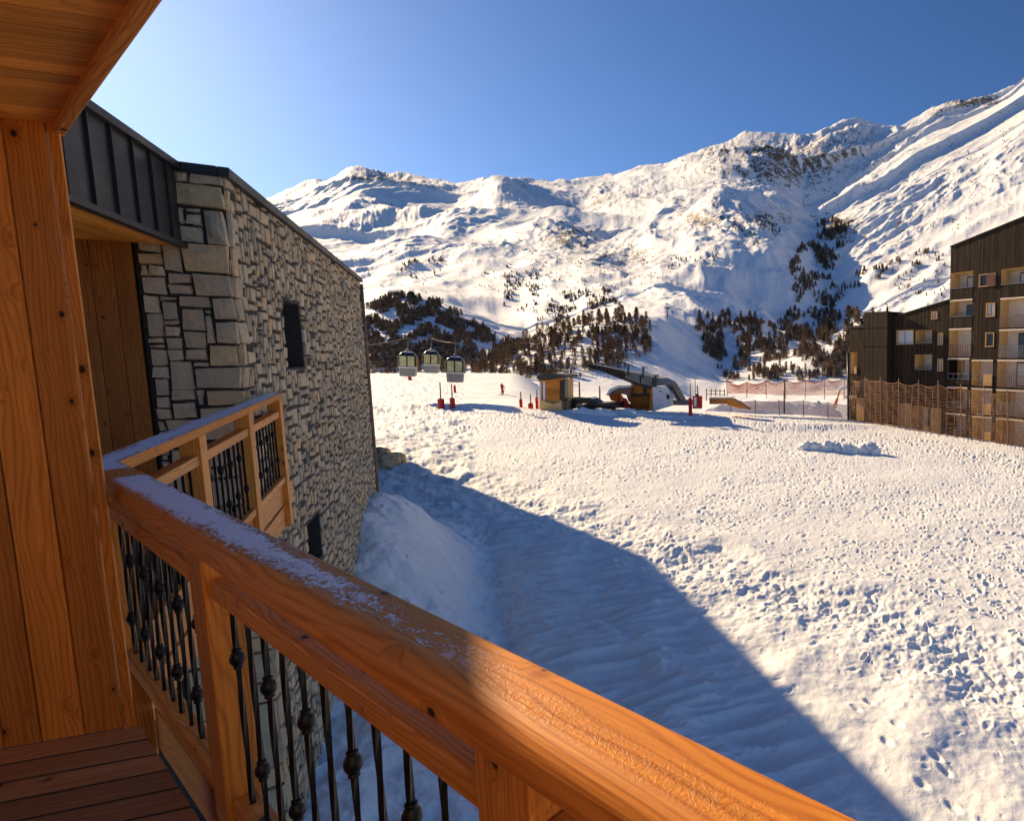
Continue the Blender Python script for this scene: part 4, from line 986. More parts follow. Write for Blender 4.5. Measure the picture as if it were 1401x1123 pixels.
# skier in red
def skier(u, v, Y, hgt, mat, label):
    p = ground_hit(u, v, 140); s = hgt/1.75*p[1]/80
    J = [(0, 0, .92), (0, .02, 1.15), (0, .03, 1.38), (0, .03, 1.5), (0, .01, 1.62), (-.19, .02, 1.40), (-.32, -.05, 1.16), (-.30, -.25, 1.02), (.19, .02, 1.40), (.32, -.05, 1.16), (.30, -.25, 1.02), (-.11, 0, .88), (-.14, -.06, .48), (-.15, .02, .06), (.11, 0, .88), (.14, -.06, .48), (.15, .02, .06)]
    Eg = [(0, 1), (1, 2), (2, 3), (3, 4), (2, 5), (5, 6), (6, 7), (2, 8), (8, 9), (9, 10), (0, 11), (11, 12), (12, 13), (0, 14), (14, 15), (15, 16)]
    rad = [.17, .17, .17, .07, .12, .085, .065, .05, .085, .065, .05, .11, .08, .065, .11, .08, .065]
    me = bpy.data.meshes.new('person'); me.from_pydata([tuple(np.array(j)*s) for j in J], Eg, []); o = bpy.data.objects.new('person', me); COL.objects.link(o); me.materials.append(mat)
    o.modifiers.new('Skin', 'SKIN'); 
    for i, q in enumerate(me.skin_vertices[0].data): q.radius = (rad[i]*s, rad[i]*s); q.use_root = (i == 0)
    o.modifiers.new('Sub', 'SUBSURF').levels = 1
    o.location = p; o.rotation_euler = (0, 0, R(150)); tag(o, label, 'person')
    for sx in (-1, 1):
        mb = MB(); mb.box((sx*.15*s-.05, -.85, .0), (0, 1.7, 0), (.1, 0, 0), (0, 0, .03)); k_ = mb.build('ski', M['navy']); k_.parent = o
        mb = MB(); mb.tube([(sx*.30*s, -.25*s, 1.05*s), (sx*.42*s, .15, .02)], .02, 5); k_ = mb.build('ski_pole', M['cable']); k_.parent = o
    return o
skier(687.5, 540.5, 82, 1.75, M['red'], 'skier in a red suit standing on the far piste behind the gondolas')
# low timber planter and ramp right of the station
bx_ = empty('timber_box', at(985, 552, 50), 'low timber box with a sloping end, dusted with snow, where the long net begins', 'box')
mb = MB(); pxr(mb, 970.5, 544.5, 995, 553, 50, 1.6); mb.build('side', M['wood_pale'], bx_, .02)
for q in range(7):
    mb = MB(); pxr(mb, 972+q*3.3, 545.5, 974+q*3.3, 552, 49.97, .05, r=q/7); mb.build('slat', M['wood_dark'], bx_)
mb = MB(); pxs(mb, [(995, 545.5), (1002, 546), (1026, 560.5), (1008, 557.5), (995.5, 554)], 49.9, 1.2); mb.build('sloping_end', M['wood'], bx_, .02)
mb = MB(); pxr(mb, 970, 543.2, 1001, 544.7, 49.95, 1.7); mb.build('snow_cover', M['snow_clean'], bx_, .02)
mb = MB()
for u in (966.5, 973, 979, 985, 991): mb.tube([at(u, 548, 52), at(u, 532, 52)], .05, 5)
mb.tube([at(966, 534, 52), at(992, 535, 52)], .03, 5); mb.tube([at(966, 539, 52), at(992, 540, 52)], .03, 5)
tag(mb.build('post_fence', M['pole']), 'short weathered rail fence behind the timber box', 'fence')
# ---------------------------------------------------------------- safety nets
def net(name, top, bot, nrow, dcol, rad, mat, pole_every, label, pole_h=.35, sag=.18, pole_rad=.045, extra=(), polemat='pole', ppart='pole'):
    """top / bot: lists of 3-D points; strands with real thickness, poles as parts"""
    top = [np.array(p, float) for p in top]; bot = [np.array(p, float) for p in bot]
    L = [0.]
    for i in range(len(top)-1): L.append(L[-1]+np.linalg.norm((bot[i+1]-bot[i])[:2]))
    Lt = L[-1]
    def P(s, f):
        i = min(max(np.searchsorted(L, s)-1, 0), len(L)-2); q = (s-L[i])/(L[i+1]-L[i])
        a_ = bot[i]+(bot[i+1]-bot[i])*q; b_ = top[i]+(top[i+1]-top[i])*q
        ph = (s % pole_every)/pole_every; dip = sag*4*ph*(1-ph)*f**2
        return a_+(b_-a_)*f-Zv*dip
    t = empty(name, bot[0], label, 'net')
    mb = MB(); ns = int(Lt/.28)
    rg2 = np.random.default_rng(int(Lt*10)+nrow)
    for j in range(nrow+1):
        f = .02+.98*j/nrow; wob = rg2.uniform(-.025, .025, ns+1)
        mb.tube([P(Lt*i/ns, f)+Zv*wob[i]+np.array([0, .02*math.sin(i*1.3+j), 0]) for i in range(ns+1)], rad*(1.6 if j == nrow else 1), 3, caps=False, smooth=False)
    nc = int(Lt/dcol)
    for i in range(nc+1):
        s = Lt*i/nc; mb.tube([P(s+.04*math.sin(q*2.+i), q/5) for q in range(6)], rad*.55, 3, caps=False, smooth=False)
    mb.build('netting', mat, t)
    s = 0.; i = 0
    while s <= Lt+.01:
        b_, h_ = P(min(s, Lt-.001), 0), P(min(s, Lt-.001), 1); mb = MB(); lean = .05*math.sin(i*2.2)
        mb.tube([b_-Zv*.4, h_+Zv*pole_h*(1+.4*math.sin(i*3.1))+np.array([lean, 0, 0])], [pole_rad, pole_rad*.8], 6); mb.build(ppart, M[polemat], t); s += pole_every; i += 1
    return t, P
fu = [(1160, 574), (1186, 577), (1230, 586), (1290, 597), (1401, 613), (1480, 628)]; fY = [52.5, 51.0, 48.6, 46., 42., 39.5]
ft_ = [(1166, 520), (1186, 517.5), (1230, 523), (1290, 527), (1401, 541), (1480, 552)]
net('safety_net', [at(u, v, Y) for (u, v), Y in zip(ft_, fY)], [at(u, v+1, Y) for (u, v), Y in zip(fu, fY)], 20, .62, .026, M['net_rust'], 1.9, 'tall rust orange safety net in front of the dark apartment block', pole_h=.3, sag=.22)
ru = [(995, 539), (1010, 538), (1060, 540), (1110, 541), (1165, 541)]; rt = [(994, 519), (1010, 523.5), (1060, 520.5), (1110, 519.5), (1165, 517)]
net('safety_net', [at(u, v, 60) for u, v in rt], [at(u, v, 60) for u, v in ru], 14, .14, .026, M['net'], 2.0, 'low dense orange net with a scalloped top above the pale fence', pole_h=.1, sag=.3)
pu = [(1000, 558), (1040, 561), (1100, 566), (1163, 576)]; pt = [(1000, 548), (1040, 548), (1100, 548.5), (1163, 553.5)]
net('wind_fence', [at(u, v, 53) for u, v in pt], [at(u, v, 53) for u, v in pu], 22, .08, .020, M['net_pale'], 2.2, 'pale pink windbreak mesh between the timber box and the tall net', pole_h=.1, sag=.1)
mb = MB(); mb.tube([at(1073, 566, 52.6), at(1073, 522, 52.6)], .07, 8); mb.lathe(at(1073, 522, 52.6), [(0, .09), (.06, .09), (.1, .03)], 8); tag(mb.build('fence_post', M['cable']), 'tall dark post in the middle of the pale windbreak fence', 'post')
mb = MB(); mb.tube([at(1160.5, 576, 52.3), at(1160, 484, 52.3)], .09, 8); mb.lathe(at(1160, 484, 52.3), [(0, .11), (.06, .11), (.1, .03)], 8); tag(mb.build('fence_post', M['black']), 'very tall black post at the corner of the apartment block', 'post')
mk = empty('slope_marker', at(1143, 558, 54), 'slanting orange padded pole with a snow-capped top by the tall net', 'marker')
mb = MB(); pxs(mb, [(1138.5, 558.5), (1144, 545), (1147, 546), (1144, 559)], 53.6, .3); mb.build('pad', M['orange'], mk, .04)
mb = MB(); mb.bar(at(1145, 548, 53.8), at(1150, 531, 53.8), .14, .14, up=(0, 1, 0)); mb.build('pole', M['wood_post'], mk, .02)
mb = MB(); pxs(mb, [(1147.5, 532), (1152, 528.5), (1161, 526.5), (1162, 528.5), (1154, 533), (1149, 534.5)], 53.6, .5); mb.build('snow_cap', M['snow_clean'], mk, .04)
# snow drifts behind the windbreak
mound('snow_heap', 1040, 551, 56.5, 6.0, 1.2, 1.5, 13, 'broad snow drift behind the windbreak mesh below the low net', .5)
mound('snow_heap', 1115, 552, 56.0, 3.4, 1.0, 1.5, 17, 'snow drift behind the windbreak mesh near the orange marker', .5)
# pylon and huts on the mountain
q = hit(913, 434)
if q is not None:
    k_ = q[1]/800; mb = MB(); mb.tube([q-Zv*3, q+Zv*14*k_], [1.0*k_, .6*k_], 6); mb.bar(q+Zv*11*k_-XV*4*k_+Zv*1.5*k_, q+Zv*12*k_+XV*4*k_, 1.1*k_, 1.1*k_)
    tag(mb.build('lift_pylon', M['cable']), 'lone dark lift pylon on the sunny piste above the wooded knoll', 'pylon')
for u, v, wpx, lab in ((541, 404, 15, 'long brown chalet on the hilltop above the dark wood near the stone house'), (1231, 305, 6, 'tiny dark hut alone high on the open right-hand slope'), (1235, 316, 4.5, 'tiny dark hut just below another on the open slope'), (1042, 441, 10, 'small brown hut on the piste above the wood')):
    q = hit(u, v)
    if q is None: continue
    k_ = q[1]/800; w_ = wpx*k_; h_ = min(w_*.32, 7*k_); t = empty('mountain_hut', q, lab, 'hut')
    mb = MB(); mb.box(q+np.array([-w_/2, -h_*.6, -h_]), (w_, 0, 0), (0, h_*1.6, 0), (0, 0, h_*1.75)); mb.build('wall', M['wood_dark'], t)
    mb = MB(); mb.prism([(-h_, .72*h_), (h_*1.2, .72*h_), (.1*h_, 1.35*h_)], q+np.array([-w_/2-.1*h_, 0, 0]), YV, Zv, XV, w_+.2*h_); mb.build('roof', M['snow_clean'], t)
# ---------------------------------------------------------------- dark timber-clad apartment block
FO = np.array([9.9, 52., 0]); FR = np.array([.743, -.669, 0]); FN = np.array([-.669, -.743, 0])   # left edge of the tall part, along, towards viewer
def fk(u, v):
    p = on_plane(u, v, FO, FN); return (p-FO).dot(FR), p[2]
def fp(k, z, d=0.): return FO+FR*k+FN*d+Zv*z
flats = empty('apartment_block', fp(0, -11), 'dark timber-clad apartment block with stepped roof and recessed balconies', 'apartment block')
def rect(u0, v0, u1, v1):
    um, vm = (u0+u1)/2, (v0+v1)/2; return fk(u0, vm)[0], fk(u1, vm)[0], fk(um, v1)[1], fk(um, v0)[1]
# loggias: u0, u1, v ceiling, v parapet top, v floor, parapet kind, back kind
LOG = [(1300.5, 1331, 372.5, 394.5, 409.5, 'clad', 0), (1299.5, 1330, 411.5, 433.5, 448.5, 'clad', 0), (1298.5, 1328.5, 451, 472, 488, 'bars', 1), (1297, 1326, 491.5, 511, 526, 'glass', 2), (1296, 1323, 531, 550, 564, 'glass', 2), (1294, 1321.5, 567, 585, 600, 'glass', 1),
       (1329.5, 1358, 494, 512, 527.5, 'panel', 1), (1329, 1357, 533, 552, 567, 'panel', 1), (1330, 1356.5, 571, 590, 606, 'panel', 1),
       (1370, 1412, 366.5, 388.5, 405.5, 'clad', 0), (1368.5, 1411, 408.5, 431.5, 448, 'bars', 1), (1367, 1410, 452, 473.5, 490, 'bars', 0), (1364.5, 1408, 494, 514, 530, 'bars', 0), (1363, 1407, 535, 553, 569, 'bars', 2), (1362, 1406, 575, 593, 610, 'bars', 2),
       (1252.5, 1275, 451.5, 470, 481, 'clad', 1), (1251.5, 1275, 485, 506, 521, 'clad', 1), (1249.5, 1272.5, 556, 583, 591, 'panel', 0), (1164, 1172.5, 482, 502, 511, 'panel', 1),
       (1420, 1447, 352, 377, 396, 'clad', 0), (1420, 1446, 400, 428, 447, 'clad', 1), (1419, 1445, 451, 475, 492, 'bars', 0)]
WINS = [(1339.5, 1362, 374.5, 392, 's'), (1349, 1361.5, 414.5, 433.5, 'b'), (1348, 1360, 455, 474.5, 'g'), (1274.3, 1282.6, 426.4, 436.8, 'b'), (1226.5, 1250, 451.5, 471.5, 'b'), (1283, 1290.3, 455.5, 472, 'b'), (1282.6, 1290.3, 491, 508, 'b'), (1275.5, 1285, 563, 580, 'g')]
ops = []
for L_ in LOG: k0, k1, z0, z1 = rect(L_[0], L_[2], L_[1], L_[4]); ops.append((k0, k1, z0, z1))
for W_ in WINS: ops.append(rect(W_[0], W_[2], W_[1], W_[3]))
kl = fk(1222, 460)[0]; kt = fk(1190, 470)[0]; kb = fk(1161.5, 500)[0]
ra, rb = fk(1296.6, 340), fk(1401, 297.5); la, lb = fk(1222, 434), fk(1296, 411.5); zt_ = fk(1205, 427.5)[1]; zl_ = fk(1176, 448)[1]
def zroof(k):
    if k >= -1e-6: return ra[1]+(rb[1]-ra[1])*(k-ra[0])/(rb[0]-ra[0])
    if k >= kl-1e-6: return la[1]+(lb[1]-la[1])*(k-la[0])/(lb[0]-la[0])
    return zl_
KR = 13.; ZG = -12.
ks = sorted(set([kb, kl, 0., KR]+[q for o in ops for q in o[:2]]+list(np.arange(.9, KR, 1.3))+list(np.arange(kl+.5, -.3, 1.1))))
ks = [k for k in ks if kb <= k <= KR]; zs = sorted(set([ZG]+[q for o in ops for q in o[2:]]+[9., 14., 20.]))
mb = MB()
def cells(mb):
    for i in range(len(ks)-1):
        k0, k1 = ks[i], ks[i+1]; kc = (k0+k1)/2
        if k1-k0 < 1e-4: continue
        for j in range(len(zs)-1):
            z0, z1 = zs[j], zs[j+1]; zc = (z0+z1)/2
            if any(o[0] < kc < o[1] and o[2] < zc < o[3] for o in ops): continue
            e = 1e-4; ta, tb = min(z1, zroof(k0+e)), min(z1, zroof(k1-e))
            if max(ta, tb) <= z0+.001: continue
            ta = max(ta, z0); tb = max(tb, z0)
            uv = [(k0, z0), (k1, z0), (k1, tb), (k0, ta)]
            mb.poly([fp(k0, z0), fp(k1, z0), fp(k1, tb), fp(k0, ta)], uv, .5)
cells(mb); mb.build('cladding', M['clad'], flats)
# body behind, roof sheets, end faces
mb = MB(); DB = 10.
for (a_, b_) in ((0., KR), (kl, 0.), (kb, kl)):
    e = 1e-4; za, zb = zroof(a_+e)-.02, zroof(b_-e)-.02
    pr_ = [(a_, ZG), (b_, ZG), (b_, zb), (a_, za)]; mb.prism(pr_, fp(0, 0, -DB), FR, Zv, FN, DB-1.75, .5)
    # fronts of floors close the gap between skin and body at the ends and the roof
    mb.poly([fp(a_, ZG, -1.75), fp(a_, ZG, 0), fp(a_, za+.02, 0), fp(a_, za+.02, -1.75)], [(0, ZG), (1.75, ZG), (1.75, za), (0, za)], .5)
    mb.poly([fp(b_, ZG, 0), fp(b_, ZG, -1.75), fp(b_, zb+.02, -1.75), fp(b_, zb+.02, 0)], [(0, ZG), (1.75, ZG), (1.75, zb), (0, zb)], .5)
mb.build('side_wall', M['clad'], flats)
mb = MB()
for (a_, b_) in ((0., KR), (kl, 0.), (kb, kt)):
    e = 1e-4; za, zb = zroof(a_+e), zroof(b_-e); o = fp(a_, za+.0, -DB); s_ = np.array(fp(b_, zb, -DB))-o
    mb.box(o-FR*(.06 if a_ != kl else -.01), s_+FR*.07*(b_ == KR), FN*(DB+.07), Zv*.09, r=.5)
mb.build('roof', M['zinc'], flats)
# stair tower
mb = MB(); k1t = fk(1214.5, 470)[0]; mb.box(fp(kt, ZG, -4), Zv*(zt_-ZG), FR*(kl-kt-.05), FN*4.9, r=.5)
tw = MB()
for q in range(2):
    pass
for f_, a_, b_ in (('f', kt, kl-.05),):
    tw.poly([fp(a_, ZG, .9), fp(b_, ZG, .9), fp(b_, zt_, .9), fp(a_, zt_, .9)], [(a_, ZG), (b_, ZG), (b_, zt_), (a_, zt_)], .5)
    tw.poly([fp(b_, ZG, .9), fp(b_, ZG, -4), fp(b_, zt_, -4), fp(b_, zt_, .9)], [(0, ZG), (4.9, ZG), (4.9, zt_), (0, zt_)], .5)
    tw.poly([fp(a_, ZG, -4), fp(a_, ZG, .9), fp(a_, zt_, .9), fp(a_, zt_, -4)], [(0, ZG), (4.9, ZG), (4.9, zt_), (0, zt_)], .5)
    tw.poly([fp(a_, zt_, .9), fp(b_, zt_, .9), fp(b_, zt_, -4), fp(a_, zt_, -4)], None, .5)
tw.build('stair_tower', M['clad'], flats)
mb = MB(); q = fp((kt+kl)/2+.3, zt_, -.5); mb.tube([q, q+Zv*.55], .11, 8); mb.tube([q+Zv*.5, q+Zv*.7+FR*.1, q+Zv*.75-FR*.1, q+Zv*.95-FR*.25], .05, 6); mb.build('chimney_pipe', M['cable'], flats)
for i, z_ in enumerate((fk(1205, 449)[1], fk(1205, 474)[1])):
    mb = MB(); mb.box(fp(kt-.02, z_, .87), FR*(kl-kt), FN*.06, Zv*.05, r=.2); mb.build('ledge', M['clad'], flats)
DL = 1.55
for i, (u0, u1, vt, vp, vf, kind, back) in enumerate(LOG):
    k0, k1, z0, z1 = ops[i]; um = (u0+u1)/2; zp_ = fk(um, vp)[1]; w_ = k1-k0
    lg = MB()
    def quad(a, b, c, d, m): lg.poly([a, b, c, d], [(0, 0), (1, 0), (1, 1), (0, 1)], .5, m)
    quad(fp(k0, z0, -DL), fp(k1, z0, -DL), fp(k1, z1, -DL), fp(k0, z1, -DL), 1)          # back
    quad(fp(k0, z0, 0), fp(k0, z0, -DL), fp(k0, z1, -DL), fp(k0, z1, 0), 0)                # left lining
    quad(fp(k1, z0, -DL), fp(k1, z0, 0), fp(k1, z1, 0), fp(k1, z1, -DL), 1)                # right wall
    quad(fp(k0, z1, 0), fp(k0, z1, -DL), fp(k1, z1, -DL), fp(k1, z1, 0), 0)                # ceiling
    quad(fp(k0, z0, -DL), fp(k0, z0, 0), fp(k1, z0, 0), fp(k1, z0, -DL), 2)                # floor
    lo = lg.build('loggia', [M['tan'], M['render'], M['slab']], flats)
    if u1 > 1290 and vt > 400:
        mb = MB(); mb.box(fp(k0-.02, z1-.02, -.1), FR*(w_+.04), FN*.14, Zv*.13, r=.5); mb.build('slab_edge', M['slab'], lo)
    # glazed door on the back wall
    dw_ = min(1.0, w_*.45); kd = k0+w_*(.36 if back == 0 else .62); zh = min(z0+2.05, z1-.12)
    if back in (0, 1):
        mb = MB(); mb.box(fp(kd, z0+.02, -DL+.02), FR*dw_, FN*.04, Zv*(zh-z0), r=.5); dr = mb.build('door', M['black'] if back == 0 else M['wood_post'], lo)
        mb = MB(); mb.box(fp(kd+.08, z0+.12, -DL+.05), FR*(dw_-.16), FN*.02, Zv*(zh-z0-.2), r=.5); mb.build('door_pane', M['glass'] if i % 3 else M['blind'], dr)
    if back == 2:
        mb = MB(); mb.box(fp(k0+w_*.28, z0+.02, -DL+.02), FR*.18, FN*.06, Zv*(z1-z0-.1), r=.4); mb.box(fp(k0+w_*.02, z0+.02, -DL+.02), FR*w_*.2, FN*.05, Zv*(zh-z0), r=.2); mb.build('shutter', M['wood_pale'], lo)
    if kind == 'clad':
        mb = MB(); mb.poly([fp(k0, z0-.02, .02), fp(k1, z0-.02, .02), fp(k1, zp_, .02), fp(k0, zp_, .02)], [(k0+.4, z0), (k1+.4, z0), (k1+.4, zp_), (k0+.4, zp_)], .5)
        mb.poly([fp(k1, z0-.02, -.06), fp(k0, z0-.02, -.06), fp(k0, zp_, -.06), fp(k1, zp_, -.06)], None, .5); mb.build('parapet', M['clad'], lo)
        mb = MB(); mb.box(fp(k0, zp_, -.08), FR*w_, FN*.13, Zv*.05, r=.5); mb.build('parapet_cap', M['grey'], lo)
    elif kind == 'bars':
        mb = MB(); n_ = int(w_/.16)
        for q in range(n_+1): mb.box(fp(k0+w_*q/n_-.02, z0+.05, 0), FR*.05, FN*.03, Zv*(zp_-z0-.05), r=.5)
        mb.box(fp(k0, zp_, -.02), FR*w_, FN*.06, Zv*.05, r=.5); mb.build('parapet', M['grey' if i % 2 else 'pole'], lo)
    elif kind == 'glass':
        mb = MB(); mb.box(fp(k0, z0+.0, 0), FR*w_, FN*.05, Zv*(zp_-z0)*.45, r=.5); mb.build('parapet', M['clad'], lo)
        mb = MB(); mb.box(fp(k0, zp_-.04, .0), FR*w_, FN*.05, Zv*.05, r=.5); mb.box(fp(k0, z0+(zp_-z0)*.5, .0), FR*w_, FN*.05, Zv*.04, r=.5); 
        for q in range(5): mb.box(fp(k0+w_*q/4.02, z0+.3, .001), FR*.04, FN*.045, Zv*(zp_-z0-.35), r=.5)
        mb.build('railing', M['grey'], lo)
    else:
        mb = MB(); mb.box(fp(k0+w_*.58, z0, .0), FR*w_*.40, FN*.06, Zv*(zp_-z0), r=.5); mb.build('parapet', M['wood_pale'], lo)
        mb = MB(); mb.box(fp(k0, zp_-.04, .0), FR*w_*.57, FN*.05, Zv*.05, r=.5); mb.box(fp(k0, z0+(zp_-z0)*.5, .0), FR*w_*.57, FN*.05, Zv*.04, r=.5); mb.build('railing', M['grey'], lo)
for i, (u0, u1, vt, vb, kind) in enumerate(WINS):
    k0, k1, z0, z1 = ops[len(LOG)+i]; w_ = k1-k0; h_ = z1-z0; fr = MB(); d_ = .22; e = .07
    fr.box(fp(k0, z0, -d_), FR*w_, FN*(d_+.05), Zv*e, r=.5); fr.box(fp(k0, z1-e, -d_), FR*w_, FN*(d_+.03), Zv*e, r=.3); fr.box(fp(k0, z0+e, -d_), FR*e, FN*(d_+.03), Zv*(h_-2*e), r=.4); fr.box(fp(k1-e, z0+e, -d_), FR*e, FN*(d_+.03), Zv*(h_-2*e), r=.6)
    wn_ = fr.build('window', M['wood_pale'], flats)
    mb = MB(); mb.box(fp(k0+e, z0+e, -d_), FR*(w_-2*e), FN*.02, Zv*(h_-2*e), r=.5); mb.build('pane', M['blind' if kind == 'b' else 'glass'], wn_)
    mb = MB(); mb.box(fp(k0+e+(w_-2*e)*.42, z0+e, -d_+.022), Zv*(h_-2*e), FR*.06, FN*.03, r=.5)
    if kind == 'b' and w_ > 1.2:
        for q in range(1, 5): mb.box(fp(k0+e, z0+e+(h_-2*e)*q/5, -d_+.021), FR*(w_-2*e), FN*.012, Zv*.025, r=.5)
    mb.build('sash', M['grey' if kind == 'b' else 'black'], wn_)
    if kind == 's':
        mb = MB(); mb.box(fp(k0+w_*.5, z0+.04, .06), FR*w_*.46, FN*.05, Zv*(h_-.1), r=.5); mb.build('shutter', M['shutter'], wn_, .01)
# pale boarded entrances at the foot
for (u0, u1, v0, v1) in ((1172.5, 1186, 544, 580), (1229, 1248, 552, 590), (1273.5, 1288, 559, 598), (1249.5, 1272.5, 590.5, 594)):
    k0, k1, z0, z1 = rect(u0, v0, u1, v1); n_ = max(2, int((k1-k0)/.3)); mb = MB()
    for q in range(n_): mb.box(fp(k0+(k1-k0)*q/n_, z0, .04), Zv*(z1-z0), FR*((k1-k0)/n_-.01), FN*(.05+.004*(q % 2)))
    mb.build('entrance_panel', M['wood_pale'], flats)
mb = MB(); k0, k1, z0, z1 = rect(1163.5, 541, 1173, 545); mb.box(fp(k0, z0, .0), FR*(k1-k0), FN*.9, Zv*(z1-z0)); mb.build('porch_roof', M['slab'], flats)
# ---------------------------------------------------------------- trees
def tree_mesh(name, seed, conifer, nb=85):
    rg = np.random.default_rng(seed); V = []; Fc = []; Rn = []; Mi = []
    def tri(a, b, c, r, m=0): V.extend([a, b, c]); k = len(V); Fc.append((k-3, k-2, k-1)); Rn.append(r); Mi.append(m)
    lean = rg.uniform(-.03, .03, 2)
    def ax(z): return np.array([lean[0]*z, lean[1]*z, z])
    n = 5
    for i in range(4):
        z0, z1 = i*.24, (i+1)*.24; r0, r1 = .018*(1-z0*.9), .018*(1-z1*.9)
        for j in range(n):
            t0, t1 = 2*math.pi*j/n, 2*math.pi*(j+1)/n
            a, b = ax(z0)+r0*np.array([math.cos(t0), math.sin(t0), 0]), ax(z0)+r0*np.array([math.cos(t1), math.sin(t1), 0]); c, d = ax(z1)+r1*np.array([math.cos(t1), math.sin(t1), 0]), ax(z1)+r1*np.array([math.cos(t0), math.sin(t0), 0])
            tri(a, b, c, .3, 1); tri(a, c, d, .3, 1)
    for i in range(nb):
        f = (i+rg.random())/nb; z = (.10 if conifer else .20)+f*(.88 if conifer else .78); th_ = i*2.4+rg.uniform(-.5, .5)
        L = (.20 if conifer else .17)*(1-f)**.75*rg.uniform(.55, 1.25)+.02
        dr = np.array([math.cos(th_), math.sin(th_), (-.35 if conifer else .10)+rg.uniform(-.15, .25)]); o = ax(z); tip = o+dr*L
        sd = np.cross(dr, [0, 0, 1]); sd = sd/np.linalg.norm(sd); r = rg.random()
        tri(o-sd*.004, o+sd*.004, tip, r, 0)
        for q in range(7 if conifer else 6):
            g = rg.uniform(.2, 1.05); p = o+dr*L*g; s = rg.choice([-1, 1]); ln = rg.uniform(.03, .065)*(1.5 if conifer else 1.1)
            d2 = dr*.6+sd*s*rg.uniform(.3, 1.)+np.array([0, 0, rg.uniform(-.7, .35) if conifer else rg.uniform(-.5, .7)]); d2 = d2/np.linalg.norm(d2)
            w2 = np.cross(d2, rg.normal(size=3)); w2 = w2/np.linalg.norm(w2)*ln*(.45 if conifer else .34)
            tri(p-w2, p+w2, p+d2*ln, (r+.3*rg.random()) % 1)
    me = bpy.data.meshes.new(name); me.from_pydata([tuple(v) for v in V], [], Fc)
    a = me.attributes.new('rnd', 'FLOAT', 'FACE'); a.data.foreach_set('value', np.array(Rn, np.float32)); me.polygons.foreach_set('material_index', np.array(Mi, np.int32))
    return me
LM = [tree_mesh('larch_tree', 20+i, False) for i in range(4)]; CM = [tree_mesh('conifer_tree', 40+i, True) for i in range(3)]
for m_ in LM: m_.materials.append(M['larch']); m_.materials.append(M['trunk'])
for m_ in CM: m_.materials.append(M['conifer']); m_.materials.append(M['trunk'])
def inside(poly, u, v):
    c = False; n = len(poly)
    for i in range(n):
        (x0, y0), (x1, y1) = poly[i], poly[(i+1) % n]
        if (y0 > v) != (y1 > v) and u < (x1-x0)*(v-y0)/(y1-y0)+x0: c = not c
    return c
def spots(poly, n, rg, clump=0., seed=0):
    us = [p[0] for p in poly]; vs_ = [p[1] for p in poly]; out = []; guard = 0
    while len(out) < n and guard < n*40:
        guard += 1; u, v = rg.uniform(min(us), max(us)), rg.uniform(min(vs_), max(vs_))
        if not inside(poly, u, v): continue
        if clump and float(gnoise(np.array([u/26.]), np.array([v/13.]), seed)[0]) < clump*rg.random()-.15: continue
        q = hit(u, v)
        if q is not None and 200 < q[1] < 5000: out.append((u, v, q))
    return out
rg = np.random.default_rng(77)
KN = [(640, 512), (662, 496), (700, 480), (745, 457), (790, 443), (830, 435), (870, 433), (888, 440), (893, 492), (862, 505), (800, 520), (745, 528), (690, 524), (650, 522)]
WD = [(946, 445), (968, 436), (1005, 430), (1030, 446), (1060, 447), (1100, 452), (1150, 440), (1168, 446), (1172, 512), (1100, 522), (1040, 522), (990, 520), (975, 495), (952, 470)]
def plant(me_list, name, sp, hpx, label, group):
    for i, (u, v, q) in enumerate(sp):
        o = bpy.data.objects.new(name, me_list[i % len(me_list)]); COL.objects.link(o)
        h = rg.uniform(*hpx)*q[1]/800; o.location = q-Zv*h*.03; w_ = h*rg.uniform(1.0, 1.5); o.scale = (w_, w_, h); o.rotation_euler = (0, 0, rg.uniform(0, 6.28)); tag(o, label, 'tree', group)
plant(LM, 'larch_tree', spots(KN, 185, rg), (13, 23), 'bare brown larch in the open wood on the snowy knoll behind the lift station', 'larches on the knoll')
plant([LM[0], CM[0], LM[2], CM[1]], 'mountain_tree', spots(WD, 112, rg, .5, 3), (11, 21), 'brown mountain tree in the wood between the piste and the apartment block', 'trees in the wood by the apartment block')
